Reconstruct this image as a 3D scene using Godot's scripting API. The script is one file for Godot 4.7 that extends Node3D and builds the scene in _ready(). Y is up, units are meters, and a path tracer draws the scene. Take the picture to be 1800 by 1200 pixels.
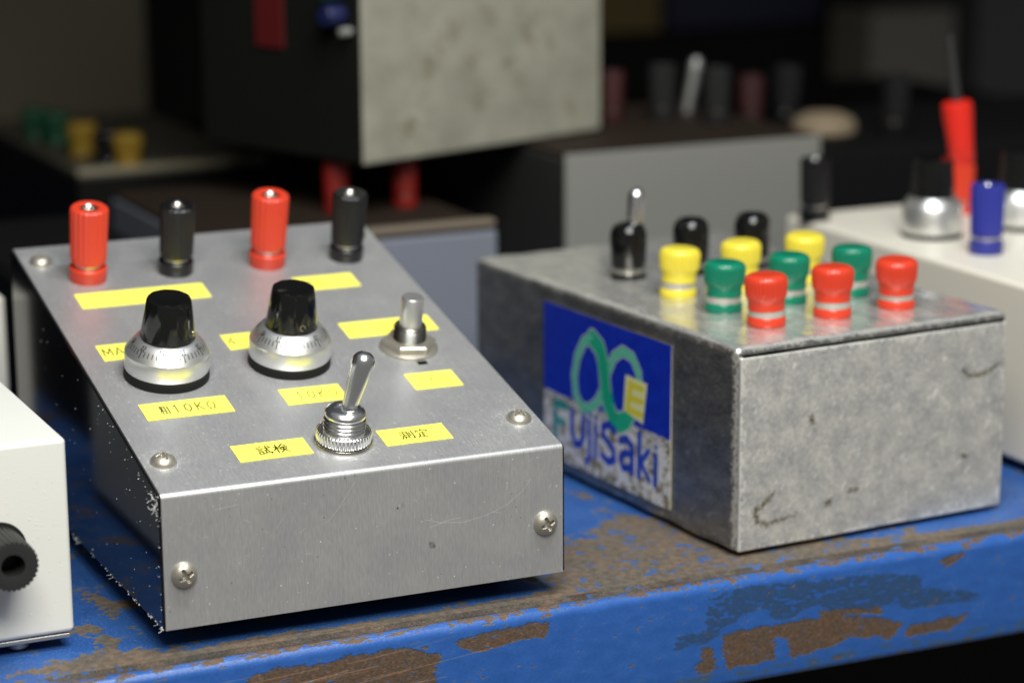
extends Node3D
# A worn blue steel shelf with old laboratory resistance and switch boxes on it.

const SHELF_YAW := 0.4316
const SHELF_AT := Vector3(0, 0, -0.5614)
var used := {}
var M := {}
var rng := RandomNumberGenerator.new()

# ------------------------------------------------------------------ mesh helpers
class MB:
	var v := PackedVector3Array()
	var n := PackedVector3Array()
	var uv := PackedVector2Array()
	func tri(a: Vector3, b: Vector3, c: Vector3, na: Vector3, nb: Vector3, nc: Vector3, ua := Vector2.ZERO, ub := Vector2.ZERO, uc := Vector2.ZERO) -> void:
		var g := (b - a).cross(c - a)
		if g.length_squared() < 1e-18:
			return
		if g.dot(na + nb + nc) > 0.0:
			v.append_array([a, c, b]); n.append_array([na, nc, nb]); uv.append_array([ua, uc, ub])
		else:
			v.append_array([a, b, c]); n.append_array([na, nb, nc]); uv.append_array([ua, ub, uc])
	func quad(a: Vector3, b: Vector3, c: Vector3, d: Vector3, na: Vector3, nb: Vector3, nc: Vector3, nd: Vector3, ua := Vector2.ZERO, ub := Vector2.ZERO, uc := Vector2.ZERO, ud := Vector2.ZERO) -> void:
		tri(a, b, c, na, nb, nc, ua, ub, uc)
		tri(a, c, d, na, nc, nd, ua, uc, ud)
	func flat(a: Vector3, b: Vector3, c: Vector3, d: Vector3, nn: Vector3) -> void:
		quad(a, b, c, d, nn, nn, nn, nn, Vector2(0, 1), Vector2(1, 1), Vector2(1, 0), Vector2(0, 0))
	func arrays() -> Array:
		var r := []
		r.resize(Mesh.ARRAY_MAX)
		r[Mesh.ARRAY_VERTEX] = v
		r[Mesh.ARRAY_NORMAL] = n
		r[Mesh.ARRAY_TEX_UV] = uv
		return r
	func mesh() -> ArrayMesh:
		var m := ArrayMesh.new()
		m.add_surface_from_arrays(Mesh.PRIMITIVE_TRIANGLES, arrays())
		return m

# profile entries: [radius, height, rib amplitude]; ribs is the number of flutes round the axis
func lathe_into(b: MB, prof: Array, segs: int, ribs := 0, sharp := 0.75, x := Transform3D.IDENTITY) -> void:
	var pt := func(k: int, a: float) -> Vector3:
		var amp: float = prof[k][2] if prof[k].size() > 2 else 0.0
		var r: float = prof[k][0]
		if amp != 0.0 and ribs > 0:
			r *= 1.0 - amp * pow(absf(cos(a * ribs * 0.5)), 3.0)
		return Vector3(r * cos(a), prof[k][1], r * sin(a))
	var e := 0.002
	var np := prof.size()
	var len_total := 0.0
	var at := [0.0]
	for k in np - 1:
		len_total += Vector2(prof[k + 1][0] - prof[k][0], prof[k + 1][1] - prof[k][1]).length()
		at.append(len_total)
	var rings := []
	for s in segs + 1:
		var a := TAU * s / segs
		var seg := []
		for k in np - 1:
			var mid_p: Vector3 = (pt.call(k, a + e) + pt.call(k + 1, a + e)) * 0.5
			var mid_m: Vector3 = (pt.call(k, a - e) + pt.call(k + 1, a - e)) * 0.5
			var ds: Vector3 = pt.call(k + 1, a) - pt.call(k, a)
			var nn := ds.cross(mid_p - mid_m).normalized()
			# profiles run from the bottom up along the outside: the outward side lies to the right
			var dp := Vector2(prof[k + 1][0] - prof[k][0], prof[k + 1][1] - prof[k][1])
			var want := Vector3(dp.y * cos(a), -dp.x, dp.y * sin(a))
			if nn.dot(want) < 0.0:
				nn = -nn
			seg.append(nn)
		rings.append(seg)
	for s in segs:
		var a0 := TAU * s / segs
		var a1 := TAU * (s + 1) / segs
		for k in np - 1:
			var out := []
			for q in [[s, k, 0], [s, k, 1], [s + 1, k, 1], [s + 1, k, 0]]:
				var here: Vector3 = rings[q[0]][k]
				var other := k - 1 if q[2] == 0 else k + 1
				if other >= 0 and other < np - 1:
					var o: Vector3 = rings[q[0]][other]
					if o.dot(here) > sharp:
						here = (here + o).normalized()
				out.append(x.basis * here)
			var u0 := float(s) / segs
			var u1 := float(s + 1) / segs
			b.quad(x * pt.call(k, a0), x * pt.call(k + 1, a0), x * pt.call(k + 1, a1), x * pt.call(k, a1), out[0], out[1], out[2], out[3],
				Vector2(u0, 1.0 - at[k] / len_total), Vector2(u0, 1.0 - at[k + 1] / len_total), Vector2(u1, 1.0 - at[k + 1] / len_total), Vector2(u1, 1.0 - at[k] / len_total))

func lathe(prof: Array, segs := 48, ribs := 0, sharp := 0.75) -> ArrayMesh:
	var b := MB.new()
	lathe_into(b, prof, segs, ribs, sharp)
	return b.mesh()

# box with rounded edges; centre at c; noise displaces along the normal by amp (metres)
func rbox_into(b: MB, size: Vector3, r: float, c := Vector3.ZERO, sub := 1, noise: FastNoiseLite = null, amp := 0.0, only := -1, steps := 4) -> void:
	var h := size * 0.5
	var lists := []
	for ax in 3:
		var l := []
		for k in steps:
			l.append(-h[ax] + r * (1.0 - tan(PI / 4.0 * (1.0 - float(k) / steps))))
		for k in sub + 1:
			l.append(lerpf(-h[ax] + r, h[ax] - r, float(k) / sub))
		for k in range(steps - 1, -1, -1):
			l.append(h[ax] - r * (1.0 - tan(PI / 4.0 * (1.0 - float(k) / steps))))
		lists.append(l)
	var inner := h - Vector3.ONE * r
	for face in 6:
		if only >= 0 and face != only:
			continue
		if only == -2 and face == 4:
			continue
		var ax := face >> 1
		var sg := -1.0 if face & 1 else 1.0
		var ua := (ax + 1) % 3
		var va := (ax + 2) % 3
		if ax == 0:
			ua = 2; va = 1
		elif ax == 2:
			ua = 0; va = 1
		var lu: Array = lists[ua]
		var lv: Array = lists[va]
		var grid := []
		var gn := []
		var gu := []
		for i in lu.size():
			var row := []
			var rn := []
			var ru := []
			for j in lv.size():
				var p := Vector3.ZERO
				p[ax] = sg * h[ax]
				p[ua] = lu[i]
				p[va] = lv[j]
				var inn := p.clamp(-inner, inner)
				var d := (p - inn).normalized()
				var q := inn + d * r
				if noise:
					q += d * amp * noise.get_noise_3dv((q + c) * 1000.0)
				row.append(q + c)
				rn.append(d)
				ru.append(Vector2(lu[i] / size[ua] + 0.5, 0.5 - lv[j] / size[va]))
			grid.append(row)
			gn.append(rn)
			gu.append(ru)
		if noise and sub > 8:
			for i in lu.size():
				for j in lv.size():
					if i > steps and j > steps and i < lu.size() - steps - 1 and j < lv.size() - steps - 1:
						var tu: Vector3 = grid[i + 1][j] - grid[i - 1][j]
						var tv: Vector3 = grid[i][j + 1] - grid[i][j - 1]
						var nn := tu.cross(tv).normalized()
						gn[i][j] = nn if nn.dot(gn[i][j]) > 0.0 else -nn
		for i in lu.size() - 1:
			for j in lv.size() - 1:
				b.quad(grid[i][j], grid[i + 1][j], grid[i + 1][j + 1], grid[i][j + 1], gn[i][j], gn[i + 1][j], gn[i + 1][j + 1], gn[i][j + 1], gu[i][j], gu[i + 1][j], gu[i + 1][j + 1], gu[i][j + 1])

func rbox(size: Vector3, r: float, c := Vector3.ZERO) -> ArrayMesh:
	var b := MB.new()
	rbox_into(b, size, r, c)
	return b.mesh()

# prism of a polygon given in (z, y), from x0 to x1
func prism(poly: Array, x0: float, x1: float) -> ArrayMesh:
	var b := MB.new()
	var pv := PackedVector2Array(poly)
	var mid := Vector2.ZERO
	for q in poly:
		mid += q / poly.size()
	for k in poly.size():
		var a: Vector2 = poly[k]
		var c: Vector2 = poly[(k + 1) % poly.size()]
		var nn := Vector2(c.y - a.y, a.x - c.x).normalized()
		if nn.dot((a + c) * 0.5 - mid) < 0.0:
			nn = -nn
		b.flat(Vector3(x0, a.y, a.x), Vector3(x1, a.y, a.x), Vector3(x1, c.y, c.x), Vector3(x0, c.y, c.x), Vector3(0, nn.y, nn.x))
	var t := Geometry2D.triangulate_polygon(pv)
	var lo := Vector2(1e9, 1e9)
	var hi := -lo
	for q in poly:
		lo = lo.min(q)
		hi = hi.max(q)
	for k in range(0, t.size(), 3):
		for s in [[x0, -1.0], [x1, 1.0]]:
			var nn := Vector3(s[1], 0, 0)
			var q := []
			var w := []
			for m in 3:
				var p: Vector2 = poly[t[k + m]]
				q.append(Vector3(s[0], p.y, p.x))
				w.append((p - lo) / (hi - lo))
			b.tri(q[0], q[1], q[2], nn, nn, nn, w[0], w[1], w[2])
	return b.mesh()

# ------------------------------------------------------------------ node helpers
func numbered(called: String) -> String:
	if not used.has(called):
		used[called] = 0
		return called
	used[called] += 1
	return "%s_%03d" % [called, used[called]]

func thing(called: String, label: String, category: String, at: Vector3, yaw: float, group := "") -> Node3D:
	var o := Node3D.new()
	o.name = numbered(called)
	add_child(o)
	o.position = at
	o.rotation.y = yaw
	o.set_meta("label", label)
	if category:
		o.set_meta("category", category)
	if group:
		o.set_meta("group", group)
	return o

func part(parent: Node3D, called: String, m: Mesh, mat: Material, x := Transform3D.IDENTITY, label := "") -> MeshInstance3D:
	var o := MeshInstance3D.new()
	o.name = called
	o.mesh = m
	o.material_override = mat
	o.transform = x
	if label:
		o.set_meta("label", label)
	parent.add_child(o, true)
	return o

func at(x: float, y: float, z: float, turn := 0.0) -> Transform3D:
	return Transform3D(Basis(Vector3.UP, turn), Vector3(x, y, z))

func on_shelf(s: float, t: float, y := 0.0) -> Vector3:
	return SHELF_AT + Basis(Vector3.UP, SHELF_YAW) * Vector3(s, y, -t)

func lin(r: float, g: float, b: float) -> Color:
	return Color(r, g, b).linear_to_srgb()

func paint(c: Color, rough := 0.5, metal := 0.0, spec := 0.5) -> StandardMaterial3D:
	var m := StandardMaterial3D.new()
	m.albedo_color = c
	m.roughness = rough
	m.metallic = metal
	m.metallic_specular = spec
	return m

# ------------------------------------------------------------------ texture helpers
func noise(freq: float, seed_: int, octaves := 4, kind := FastNoiseLite.TYPE_SIMPLEX_SMOOTH) -> FastNoiseLite:
	var f := FastNoiseLite.new()
	f.seed = seed_
	f.frequency = freq
	f.noise_type = kind
	f.fractal_octaves = octaves
	return f

func rgb_image(w: int, h: int, bytes: PackedByteArray) -> Image:
	return Image.create_from_data(w, h, false, Image.FORMAT_RGB8, bytes)

func tex(im: Image) -> ImageTexture:
	return ImageTexture.create_from_image(im)

func dot(im: Image, c: Vector2, r: float, col: Color, alpha := 1.0) -> void:
	var w := im.get_width()
	var h := im.get_height()
	for y in range(maxi(0, floori(c.y - r - 1)), mini(h, ceili(c.y + r + 2))):
		for x in range(maxi(0, floori(c.x - r - 1)), mini(w, ceili(c.x + r + 2))):
			var k := clampf(r + 0.5 - Vector2(x, y).distance_to(c), 0.0, 1.0) * alpha
			if k > 0.0:
				im.set_pixel(x, y, im.get_pixel(x, y).lerp(col, k))

func stroke(im: Image, pts: Array, width: float, col: Color, alpha := 1.0) -> void:
	for k in pts.size() - 1:
		var a: Vector2 = pts[k]
		var b: Vector2 = pts[k + 1]
		var lo := a.min(b) - Vector2.ONE * (width + 1)
		var hi := a.max(b) + Vector2.ONE * (width + 1)
		for y in range(maxi(0, floori(lo.y)), mini(im.get_height(), ceili(hi.y) + 1)):
			for x in range(maxi(0, floori(lo.x)), mini(im.get_width(), ceili(hi.x) + 1)):
				var q := Geometry2D.get_closest_point_to_segment(Vector2(x, y), a, b)
				var c := clampf(width * 0.5 + 0.5 - Vector2(x, y).distance_to(q), 0.0, 1.0) * alpha
				if c > 0.0:
					im.set_pixel(x, y, im.get_pixel(x, y).lerp(col, c))

# strokes of each character, in a unit square with y down
const GLYPH := {
	"試": [[.05, .1, .36, .08], [.02, .27, .42, .25], [.07, .42, .36, .4], [.07, .56, .36, .54], [.08, .7, .35, .68, .35, .92, .1, .94, .08, .7], [.46, .3, .97, .24], [.68, .02, .7, .4, .78, .72, .9, .94, .97, .78], [.84, .06, .92, .16], [.48, .52, .68, .5], [.58, .52, .58, .84], [.44, .88, .7, .82]],
	"検": [[.02, .3, .42, .27], [.24, .03, .24, .97], [.23, .33, .03, .68], [.26, .4, .4, .55], [.68, .03, .42, .35], [.68, .03, .98, .33], [.56, .36, .82, .35], [.49, .46, .89, .45, .88, .64, .5, .65, .49, .46], [.69, .36, .69, .66, .6, .82, .43, .96], [.69, .66, .8, .82, .98, .96]],
	"測": [[.06, .08, .15, .18], [.02, .36, .11, .45], [.03, .94, .18, .6], [.28, .1, .58, .09, .58, .7, .28, .71, .28, .1], [.28, .3, .58, .29], [.28, .5, .58, .49], [.36, .73, .24, .94], [.5, .73, .62, .92], [.73, .2, .73, .66], [.93, .04, .93, .94, .84, .88]],
	"定": [[.5, .0, .5, .13], [.1, .3, .1, .17, .9, .16, .87, .3], [.24, .4, .76, .39], [.5, .4, .5, .87], [.5, .6, .78, .59], [.28, .54, .22, .8, .06, .96], [.22, .76, .45, .9, .96, .93]],
	"粗": [[.04, .36, .4, .34], [.22, .04, .22, .97], [.08, .12, .14, .27], [.38, .1, .3, .27], [.2, .42, .03, .76], [.24, .42, .41, .66], [.55, .1, .55, .9], [.85, .1, .85, .9], [.55, .1, .85, .1], [.55, .35, .85, .35], [.55, .62, .85, .62], [.45, .92, .98, .92]],
	"1": [[.3, .25, .5, .08, .5, .95]],
	"0": [[.5, .06, .22, .25, .2, .7, .5, .95, .78, .7, .78, .25, .5, .06]],
	"2": [[.22, .25, .5, .06, .78, .25, .7, .5, .2, .94, .8, .94]], "3": [[.22, .1, .75, .1, .45, .42, .78, .65, .6, .93, .2, .88]],
	"4": [[.65, .95, .65, .06, .15, .68, .85, .68]], "5": [[.75, .08, .28, .08, .25, .45, .6, .42, .78, .65, .6, .93, .2, .9]],
	"6": [[.7, .08, .32, .4, .22, .7, .5, .94, .76, .72, .5, .5, .24, .66]], "7": [[.2, .08, .8, .08, .45, .95]],
	"8": [[.5, .06, .26, .26, .74, .7, .5, .95, .26, .7, .74, .26, .5, .06]], "9": [[.76, .3, .5, .06, .24, .3, .5, .5, .76, .3, .68, .6, .4, .95]],
	"K": [[.22, .05, .22, .95], [.8, .05, .24, .55], [.4, .42, .82, .95]],
	"Ω": [[.1, .93, .36, .93, .16, .6, .2, .28, .5, .08, .8, .28, .84, .6, .64, .93, .9, .93]],
	"M": [[.1, .95, .14, .06, .5, .7, .86, .06, .9, .95]],
	"A": [[.08, .95, .5, .05, .92, .95], [.25, .65, .75, .65]],
	"X": [[.12, .06, .88, .95], [.88, .06, .12, .95]],
	"V": [[.08, .06, .5, .95, .92, .06]],
	"-": [[.2, .5, .8, .5]],
	"+": [[.2, .5, .8, .5], [.5, .2, .5, .8]],
}

func write(im: Image, text: String, org: Vector2, size: Vector2, step: float, width: float, col: Color, alpha := 1.0) -> void:
	for k in text.length():
		var g: Array = GLYPH.get(text[k], [])
		for s in g:
			var pts := []
			for m in range(0, s.size(), 2):
				pts.append(org + Vector2(k * step + s[m] * size.x, s[m + 1] * size.y))
			# worn print: level strokes have rubbed away more than upright ones
			var d: Vector2 = pts[1] - pts[0]
			stroke(im, pts, width, col, alpha * (0.75 if absf(d.y) < absf(d.x) * 0.4 else 1.0))

# ------------------------------------------------------------------ the scene
func _ready() -> void:
	rng.seed = 7
	set_camera()
	set_light()
	make_materials()
	build_shelf()
	build_sloped_box()
	build_cast_box()
	build_white_box_near()
	build_white_box_right()
	build_background()

func set_camera() -> void:
	var c := Camera3D.new()
	c.name = "camera"
	add_child(c)
	c.position = Vector3(0, 0.1952, 0)
	c.basis = Basis(Vector3.RIGHT, -0.2247) * Basis(Vector3.BACK, -0.0072)
	c.near = 0.02
	c.far = 20.0
	var a := CameraAttributesPhysical.new()
	a.frustum_focal_length = 87.1
	a.frustum_focus_distance = 0.584
	a.exposure_aperture = 9.0
	a.frustum_near = 0.02
	a.frustum_far = 20.0
	c.attributes = a
	c.fov = rad_to_deg(2.0 * atan(600.0 / 4355.1))
	c.current = true

func set_light() -> void:
	var w := WorldEnvironment.new()
	w.name = "surroundings"
	var e := Environment.new()
	e.background_mode = Environment.BG_COLOR
	e.background_color = lin(0.13, 0.13, 0.127)
	e.tonemap_mode = Environment.TONE_MAPPER_LINEAR
	e.tonemap_exposure = 1.12
	e.sdfgi_enabled = true
	e.ssao_enabled = true
	e.ssil_enabled = true
	w.environment = e
	add_child(w)
	# overhead lamp of the aisle in front of the shelf, and the wide soft light of the room behind the camera
	lamp("overhead_lamp", Vector3(0.08, 0.62, -0.42), Vector3(0.03, 0.02, -0.60), Vector2(0.30, 0.09), 0.27, Color(0.95, 0.98, 1.0))
	lamp("room_light", Vector3(0.08, 0.55, -0.10), Vector3(0.0, 0.03, -0.58), Vector2(0.42, 0.26), 0.52, Color(1.0, 0.985, 0.94))

func lamp(called: String, p: Vector3, target: Vector3, size: Vector2, energy: float, col: Color) -> void:
	var l := AreaLight3D.new()
	l.name = called
	add_child(l)
	l.look_at_from_position(p, target, Vector3.UP)
	l.area_size = size
	l.light_energy = energy
	l.light_color = col
	l.area_range = 6.0
	l.area_attenuation = 2.0
	l.shadow_enabled = true

func make_materials() -> void:
	M.chrome = paint(lin(0.80, 0.80, 0.81), 0.22, 0.97)
	M.nickel = paint(lin(0.62, 0.60, 0.55), 0.24, 1.0)
	M.screw = paint(lin(0.50, 0.47, 0.40), 0.42, 0.8)
	M.satin = paint(lin(0.84, 0.84, 0.83), 0.36, 0.92)
	M.gloss_black = paint(lin(0.006, 0.006, 0.006), 0.12)
	M.black_plastic = paint(lin(0.008, 0.008, 0.009), 0.24)
	M.matt_black = paint(lin(0.014, 0.014, 0.014), 0.7, 0.0, 0.3)
	M.pale_ring = paint(lin(0.55, 0.53, 0.48), 0.35, 0.35)
	M.red = paint(lin(0.64, 0.05, 0.022), 0.24)
	M.yellow = paint(lin(0.80, 0.66, 0.06), 0.24)
	M.green = paint(lin(0.006, 0.19, 0.11), 0.2)
	M.blue = paint(lin(0.022, 0.03, 0.26), 0.4)
	M.rubber = paint(lin(0.02, 0.02, 0.02), 0.85, 0.0, 0.3)
	M.white_lint = paint(lin(0.75, 0.75, 0.73), 0.8)
	M.hole = paint(lin(0.004, 0.004, 0.004), 0.9, 0.0, 0.1)
	# powder-coated white with orange peel
	var orange := tex(noise_normal(512, 0.055, 11, 3.0))
	M.white = paint(lin(0.74, 0.74, 0.70), 0.42)
	normal_map(M.white, orange, 0.3, 22.0)
	M.cream = paint(lin(0.60, 0.585, 0.53), 0.5)
	normal_map(M.cream, orange, 0.25, 22.0)

func noise_normal(w: int, freq: float, seed_: int, bump: float) -> Image:
	var f := noise(freq, seed_, 3)
	var im := f.get_seamless_image(w, w)
	im.convert(Image.FORMAT_RGBA8)
	im.bump_map_to_normal_map(bump)
	return im

func normal_map(m: StandardMaterial3D, t: Texture2D, depth: float, per_metre: float) -> void:
	m.normal_enabled = true
	m.normal_texture = t
	m.normal_scale = depth
	if per_metre > 0.0:
		m.uv1_triplanar = true
		m.uv1_scale = Vector3.ONE * per_metre

# ------------------------------------------------------------------ shelf
const TOP_W := 2048
const TOP_H := 1024
const S0 := -0.2
const S_SPAN := 0.45

# spots where a box foot has chipped the paint: along, in, half width, half depth in millimetres
const WORN_SPOTS := [[-86.3, 55.4, 3, 5], [-86.3, 46.1, 2.5, 6], [-82.1, 48.7, 4, 3], [-94.6, 33.8, 3, 5], [-93.4, 23.6, 3, 5], [-95.3, 12.0, 5, 3], [-112.9, 12.4, 8, 1.6], [-103.9, 12.0, 5, 2], [59.0, 83.4, 3, 8], [60.2, 61.6, 5, 5], [62.4, 46.1, 5, 5]]

func shelf_images() -> Dictionary:
	var n1 := noise(0.055, 21, 5)     # per millimetre
	var n2 := noise(0.35, 22, 4)
	var n3 := noise(1.4, 23, 2)
	var n4 := noise(0.018, 24, 3)
	var col := PackedByteArray()
	col.resize(TOP_W * TOP_H * 3)
	var rough := PackedByteArray()
	rough.resize(TOP_W * TOP_H)
	var high := PackedByteArray()
	high.resize(TOP_W * TOP_H * 3)
	var mm := S_SPAN * 1000.0 / TOP_W
	for y in TOP_H:
		var t := y * mm
		for x in TOP_W:
			var s := S0 * 1000.0 + x * mm
			var a := n1.get_noise_2d(s, t * 1.3)
			var b := n2.get_noise_2d(s, t)
			var f0 := n2.get_noise_2d(s + 400.0, t)
			# the paint has gone along the edge and where boxes are dragged in and out
			var edge := smoothstep(15.0, 6.0, t + 5.0 * a)
			if s < -70.0:
				edge *= 0.8 - smoothstep(-70.0, -105.0, s) * 0.4
			var bare := smoothstep(62.0, 40.0, t - (s - 40.0) * 0.1) * smoothstep(8.0, 26.0, s) * smoothstep(150.0, 95.0, s)
			bare *= 1.0 - 0.55 * smoothstep(85.0, 120.0, s)
			var w := edge * 0.8 + bare * 0.72 + a * 0.55 + b * 0.22 + (0.14 if s < -60.0 else 0.05) + 0.12 * n4.get_noise_2d(s * 2.0, t * 2.0)
			for q in WORN_SPOTS:
				var dx: float = (s - q[0] + b * 3.0) / q[2]
				var dy: float = (t - q[1] + f0 * 2.0) / q[3]
				var d2 := dx * dx + dy * dy
				if d2 < 6.0:
					w += 0.55 * exp(-d2)
			var gone := w > 0.36
			if gone and bare > 0.3 and n1.get_noise_2d(s * 2.6 + 300.0, t * 2.9) + 0.3 * b > 0.33:
				gone = false                                    # islands of paint
			var f := n3.get_noise_2d(s, t)
			var i := (y * TOP_W + x)
			var c: Vector3
			if gone:
				var k := n4.get_noise_2d(s * 3.0, t * 3.0)
				c = Vector3(96, 85, 74) + Vector3(22, 19, 17) * (b + f * 0.7) + Vector3(14, 6, 0) * k
				if t < 7.0 and t > 2.2:
					c *= 0.78 + 0.3 * clampf(a + f * 0.6, -0.6, 0.6)
				rough[i] = 175 + int(30 * f)
			else:
				c = Vector3(46, 86, 150) + Vector3(9, 11, 13) * f + Vector3(8, 10, 12) * a
				if f > 0.55:
					c += Vector3(36, 34, 28)
				if w > 0.31:
					c = c.lerp(Vector3(82, 96, 128), 0.45)      # lifted rim of a flake
				rough[i] = 105 + int(35 * b)
			col[i * 3] = clampi(int(c.x), 0, 255)
			col[i * 3 + 1] = clampi(int(c.y), 0, 255)
			col[i * 3 + 2] = clampi(int(c.z), 0, 255)
			var hh := clampi(int((60 if gone else 150) + 40 * f + 25 * b), 0, 255)
			high[i * 3] = hh; high[i * 3 + 1] = hh; high[i * 3 + 2] = hh
	var nm := rgb_image(TOP_W, TOP_H, high)
	nm.convert(Image.FORMAT_RGBA8)
	nm.bump_map_to_normal_map(2.0)
	return {"color": rgb_image(TOP_W, TOP_H, col), "rough": Image.create_from_data(TOP_W, TOP_H, false, Image.FORMAT_L8, rough), "normal": nm}

# places where the front of the lip is bare (0) or dirty green (1): outlines in millimetres along the lip and down from its top
const LIP_BARE := [
	[-81, -3, -69, -5, -65, -2.3, -44, -2.2, -30, -1.7, -19, -4.8, -21, -8.7, -20, -14, -24, -22, -50, -24, -74, -20, -83, -10],
	[-15.3, -2.9, -10.9, -1.5, 8.5, -1.2, 9.7, -2.8, 7.7, -4.7, -3.5, -4.8, -6.5, -6, -13.9, -4.9],
	[57.1, -12.3, 68.6, -11.8, 85.2, -12.1, 86, -10, 104, -11.9, 104, -13.4, 92, -12.4, 111, -16.8, 106, -20.7, 100.7, -19.1, 93.9, -18.8, 85.4, -20.5, 77.1, -21.5, 76.1, -16, 72.8, -14.7, 72, -20.7, 58.9, -21.6, 57.2, -16.1],
	[111.2, -19.9, 112.9, -18.6, 130.5, -17.4, 129.7, -19.6, 120, -21.3, 112.9, -21],
	[50.7, -14.3, 53.9, -14.8, 55.6, -21.1, 50, -20.9, 49.5, -19.3, 51.6, -18.9],
	[121, -2.1, 129.8, -0.2, 128.1, -2.6, 123.7, -4],
]
const LIP_GREEN := [43.5, -12.4, 44.2, -10.3, 52.3, -10.1, 53.8, -2.2, 61.8, -0.4, 78.3, -1.3, 105.4, -2.9, 115.9, -5.2, 116, -8.3, 133.9, -12.5, 133.9, -14.3, 112.7, -13.2, 105.7, -11.4, 95.4, -12.9, 83.4, -8.1, 75.2, -10.6, 70.2, -9.1, 68.5, -5.8, 58.7, -9.6, 53.9, -13.3, 44.3, -14]

func poly_of(l: Array) -> PackedVector2Array:
	var p := PackedVector2Array()
	for k in range(0, l.size(), 2):
		p.append(Vector2(l[k], l[k + 1]))
	return p

const LIP_ARC := 0.036
func lip_images() -> Dictionary:
	var w := 2048
	var h := 192
	var n1 := noise(0.12, 31, 4)
	var n2 := noise(0.5, 32, 4)
	var n3 := noise(1.6, 33, 2)
	var polys := []
	for l in LIP_BARE:
		polys.append(poly_of(l))
	var green := poly_of(LIP_GREEN)
	var col := PackedByteArray()
	col.resize(w * h * 3)
	var rough := PackedByteArray()
	rough.resize(w * h)
	var high := PackedByteArray()
	high.resize(w * h * 3)
	var mmx := S_SPAN * 1000.0 / w
	var mmy := LIP_ARC * 1000.0 / h
	for y in h:
		var d := y * mmy - 3.3                         # down the face; the round edge is above 0
		for x in w:
			var s := S0 * 1000.0 + x * mmx
			var a := n1.get_noise_2d(s, d * 2.0)
			var b := n2.get_noise_2d(s * 0.55, d * 1.5)
			var f := n3.get_noise_2d(s * 0.5, d * 1.5)
			var p := Vector2(s + b * 1.7, -d + a * 1.2 + f * 0.5)
			var gone := false
			if d < 30.0:
				for q in polys:
					if Geometry2D.is_point_in_polygon(p, q):
						gone = true
						break
			var chips := a * 0.5 + b * 0.5
			if d < 0.2:
				chips += 0.42 * smoothstep(-0.4, -2.4, d) + 0.07
			elif d < 3.0:
				chips += 0.05
			if d > 23.0:
				chips += 0.1
			gone = gone or chips > 0.43
			if gone and b > 0.5:
				gone = false
			var c: Vector3
			var i := y * w + x
			if gone:
				c = Vector3(88, 70, 56) + Vector3(24, 20, 16) * f + Vector3(18, 8, 2) * b + Vector3(8, 0, -6) * a
				if n3.get_noise_2d(s * 0.25 + d * 0.9, d * 4.0) > 0.52:
					c += Vector3(26, 22, 18)                    # fine bright scratches
				rough[i] = 165 + int(30 * f)
			else:
				c = Vector3(43, 90, 164) + Vector3(5, 7, 9) * f + Vector3(6, 8, 10) * a
				if Geometry2D.is_point_in_polygon(p, green) and b + a * 0.9 > -0.42:
					c = c.lerp(Vector3(44, 66, 92) + Vector3(10, 10, 4) * f, 0.68 + 0.2 * b)
				elif d > 22.0 and a > 0.1:
					c = c.lerp(Vector3(62, 84, 106), 0.6)
				if chips > 0.39:
					c = c.lerp(Vector3(96, 112, 140), 0.35)
				rough[i] = 95 + int(25 * b)
			col[i * 3] = clampi(int(c.x), 0, 255)
			col[i * 3 + 1] = clampi(int(c.y), 0, 255)
			col[i * 3 + 2] = clampi(int(c.z), 0, 255)
			var hh := clampi(int((60 if gone else 140) + 22 * f + 20 * a), 0, 255)
			high[i * 3] = hh; high[i * 3 + 1] = hh; high[i * 3 + 2] = hh
	var im := rgb_image(w, h, col)
	# long scratches across the bare patch
	for k in 16:
		var sx := rng.randf_range(-82, -30)
		var dy := rng.randf_range(3, 13)
		var ln := rng.randf_range(10, 34)
		var p0 := Vector2((sx - S0 * 1000.0) / mmx, (dy + 3.3) / mmy)
		stroke(im, [p0, p0 + Vector2(ln * 0.5 / mmx, -ln * 0.03 / mmy), p0 + Vector2(ln / mmx, -ln * rng.randf_range(0.04, 0.1) / mmy)], 0.9, Color8(176, 140, 118), rng.randf_range(0.25, 0.75))
	var nm := rgb_image(w, h, high)
	nm.convert(Image.FORMAT_RGBA8)
	nm.bump_map_to_normal_map(2.0)
	return {"color": im, "rough": Image.create_from_data(w, h, false, Image.FORMAT_L8, rough), "normal": nm}

func mapped(im: Dictionary, depth: float, metal := 0.0) -> StandardMaterial3D:
	var m := StandardMaterial3D.new()
	m.albedo_texture = tex(im.color)
	m.roughness = 1.0
	m.metallic = metal
	if im.has("rough"):
		m.roughness_texture = tex(im.rough)
		m.roughness_texture_channel = BaseMaterial3D.TEXTURE_CHANNEL_RED
	if im.has("metal"):
		m.metallic_texture = tex(im.metal)
		m.metallic_texture_channel = BaseMaterial3D.TEXTURE_CHANNEL_RED
	if im.has("normal"):
		m.normal_enabled = true
		m.normal_texture = tex(im.normal)
		m.normal_scale = depth
	return m

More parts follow.
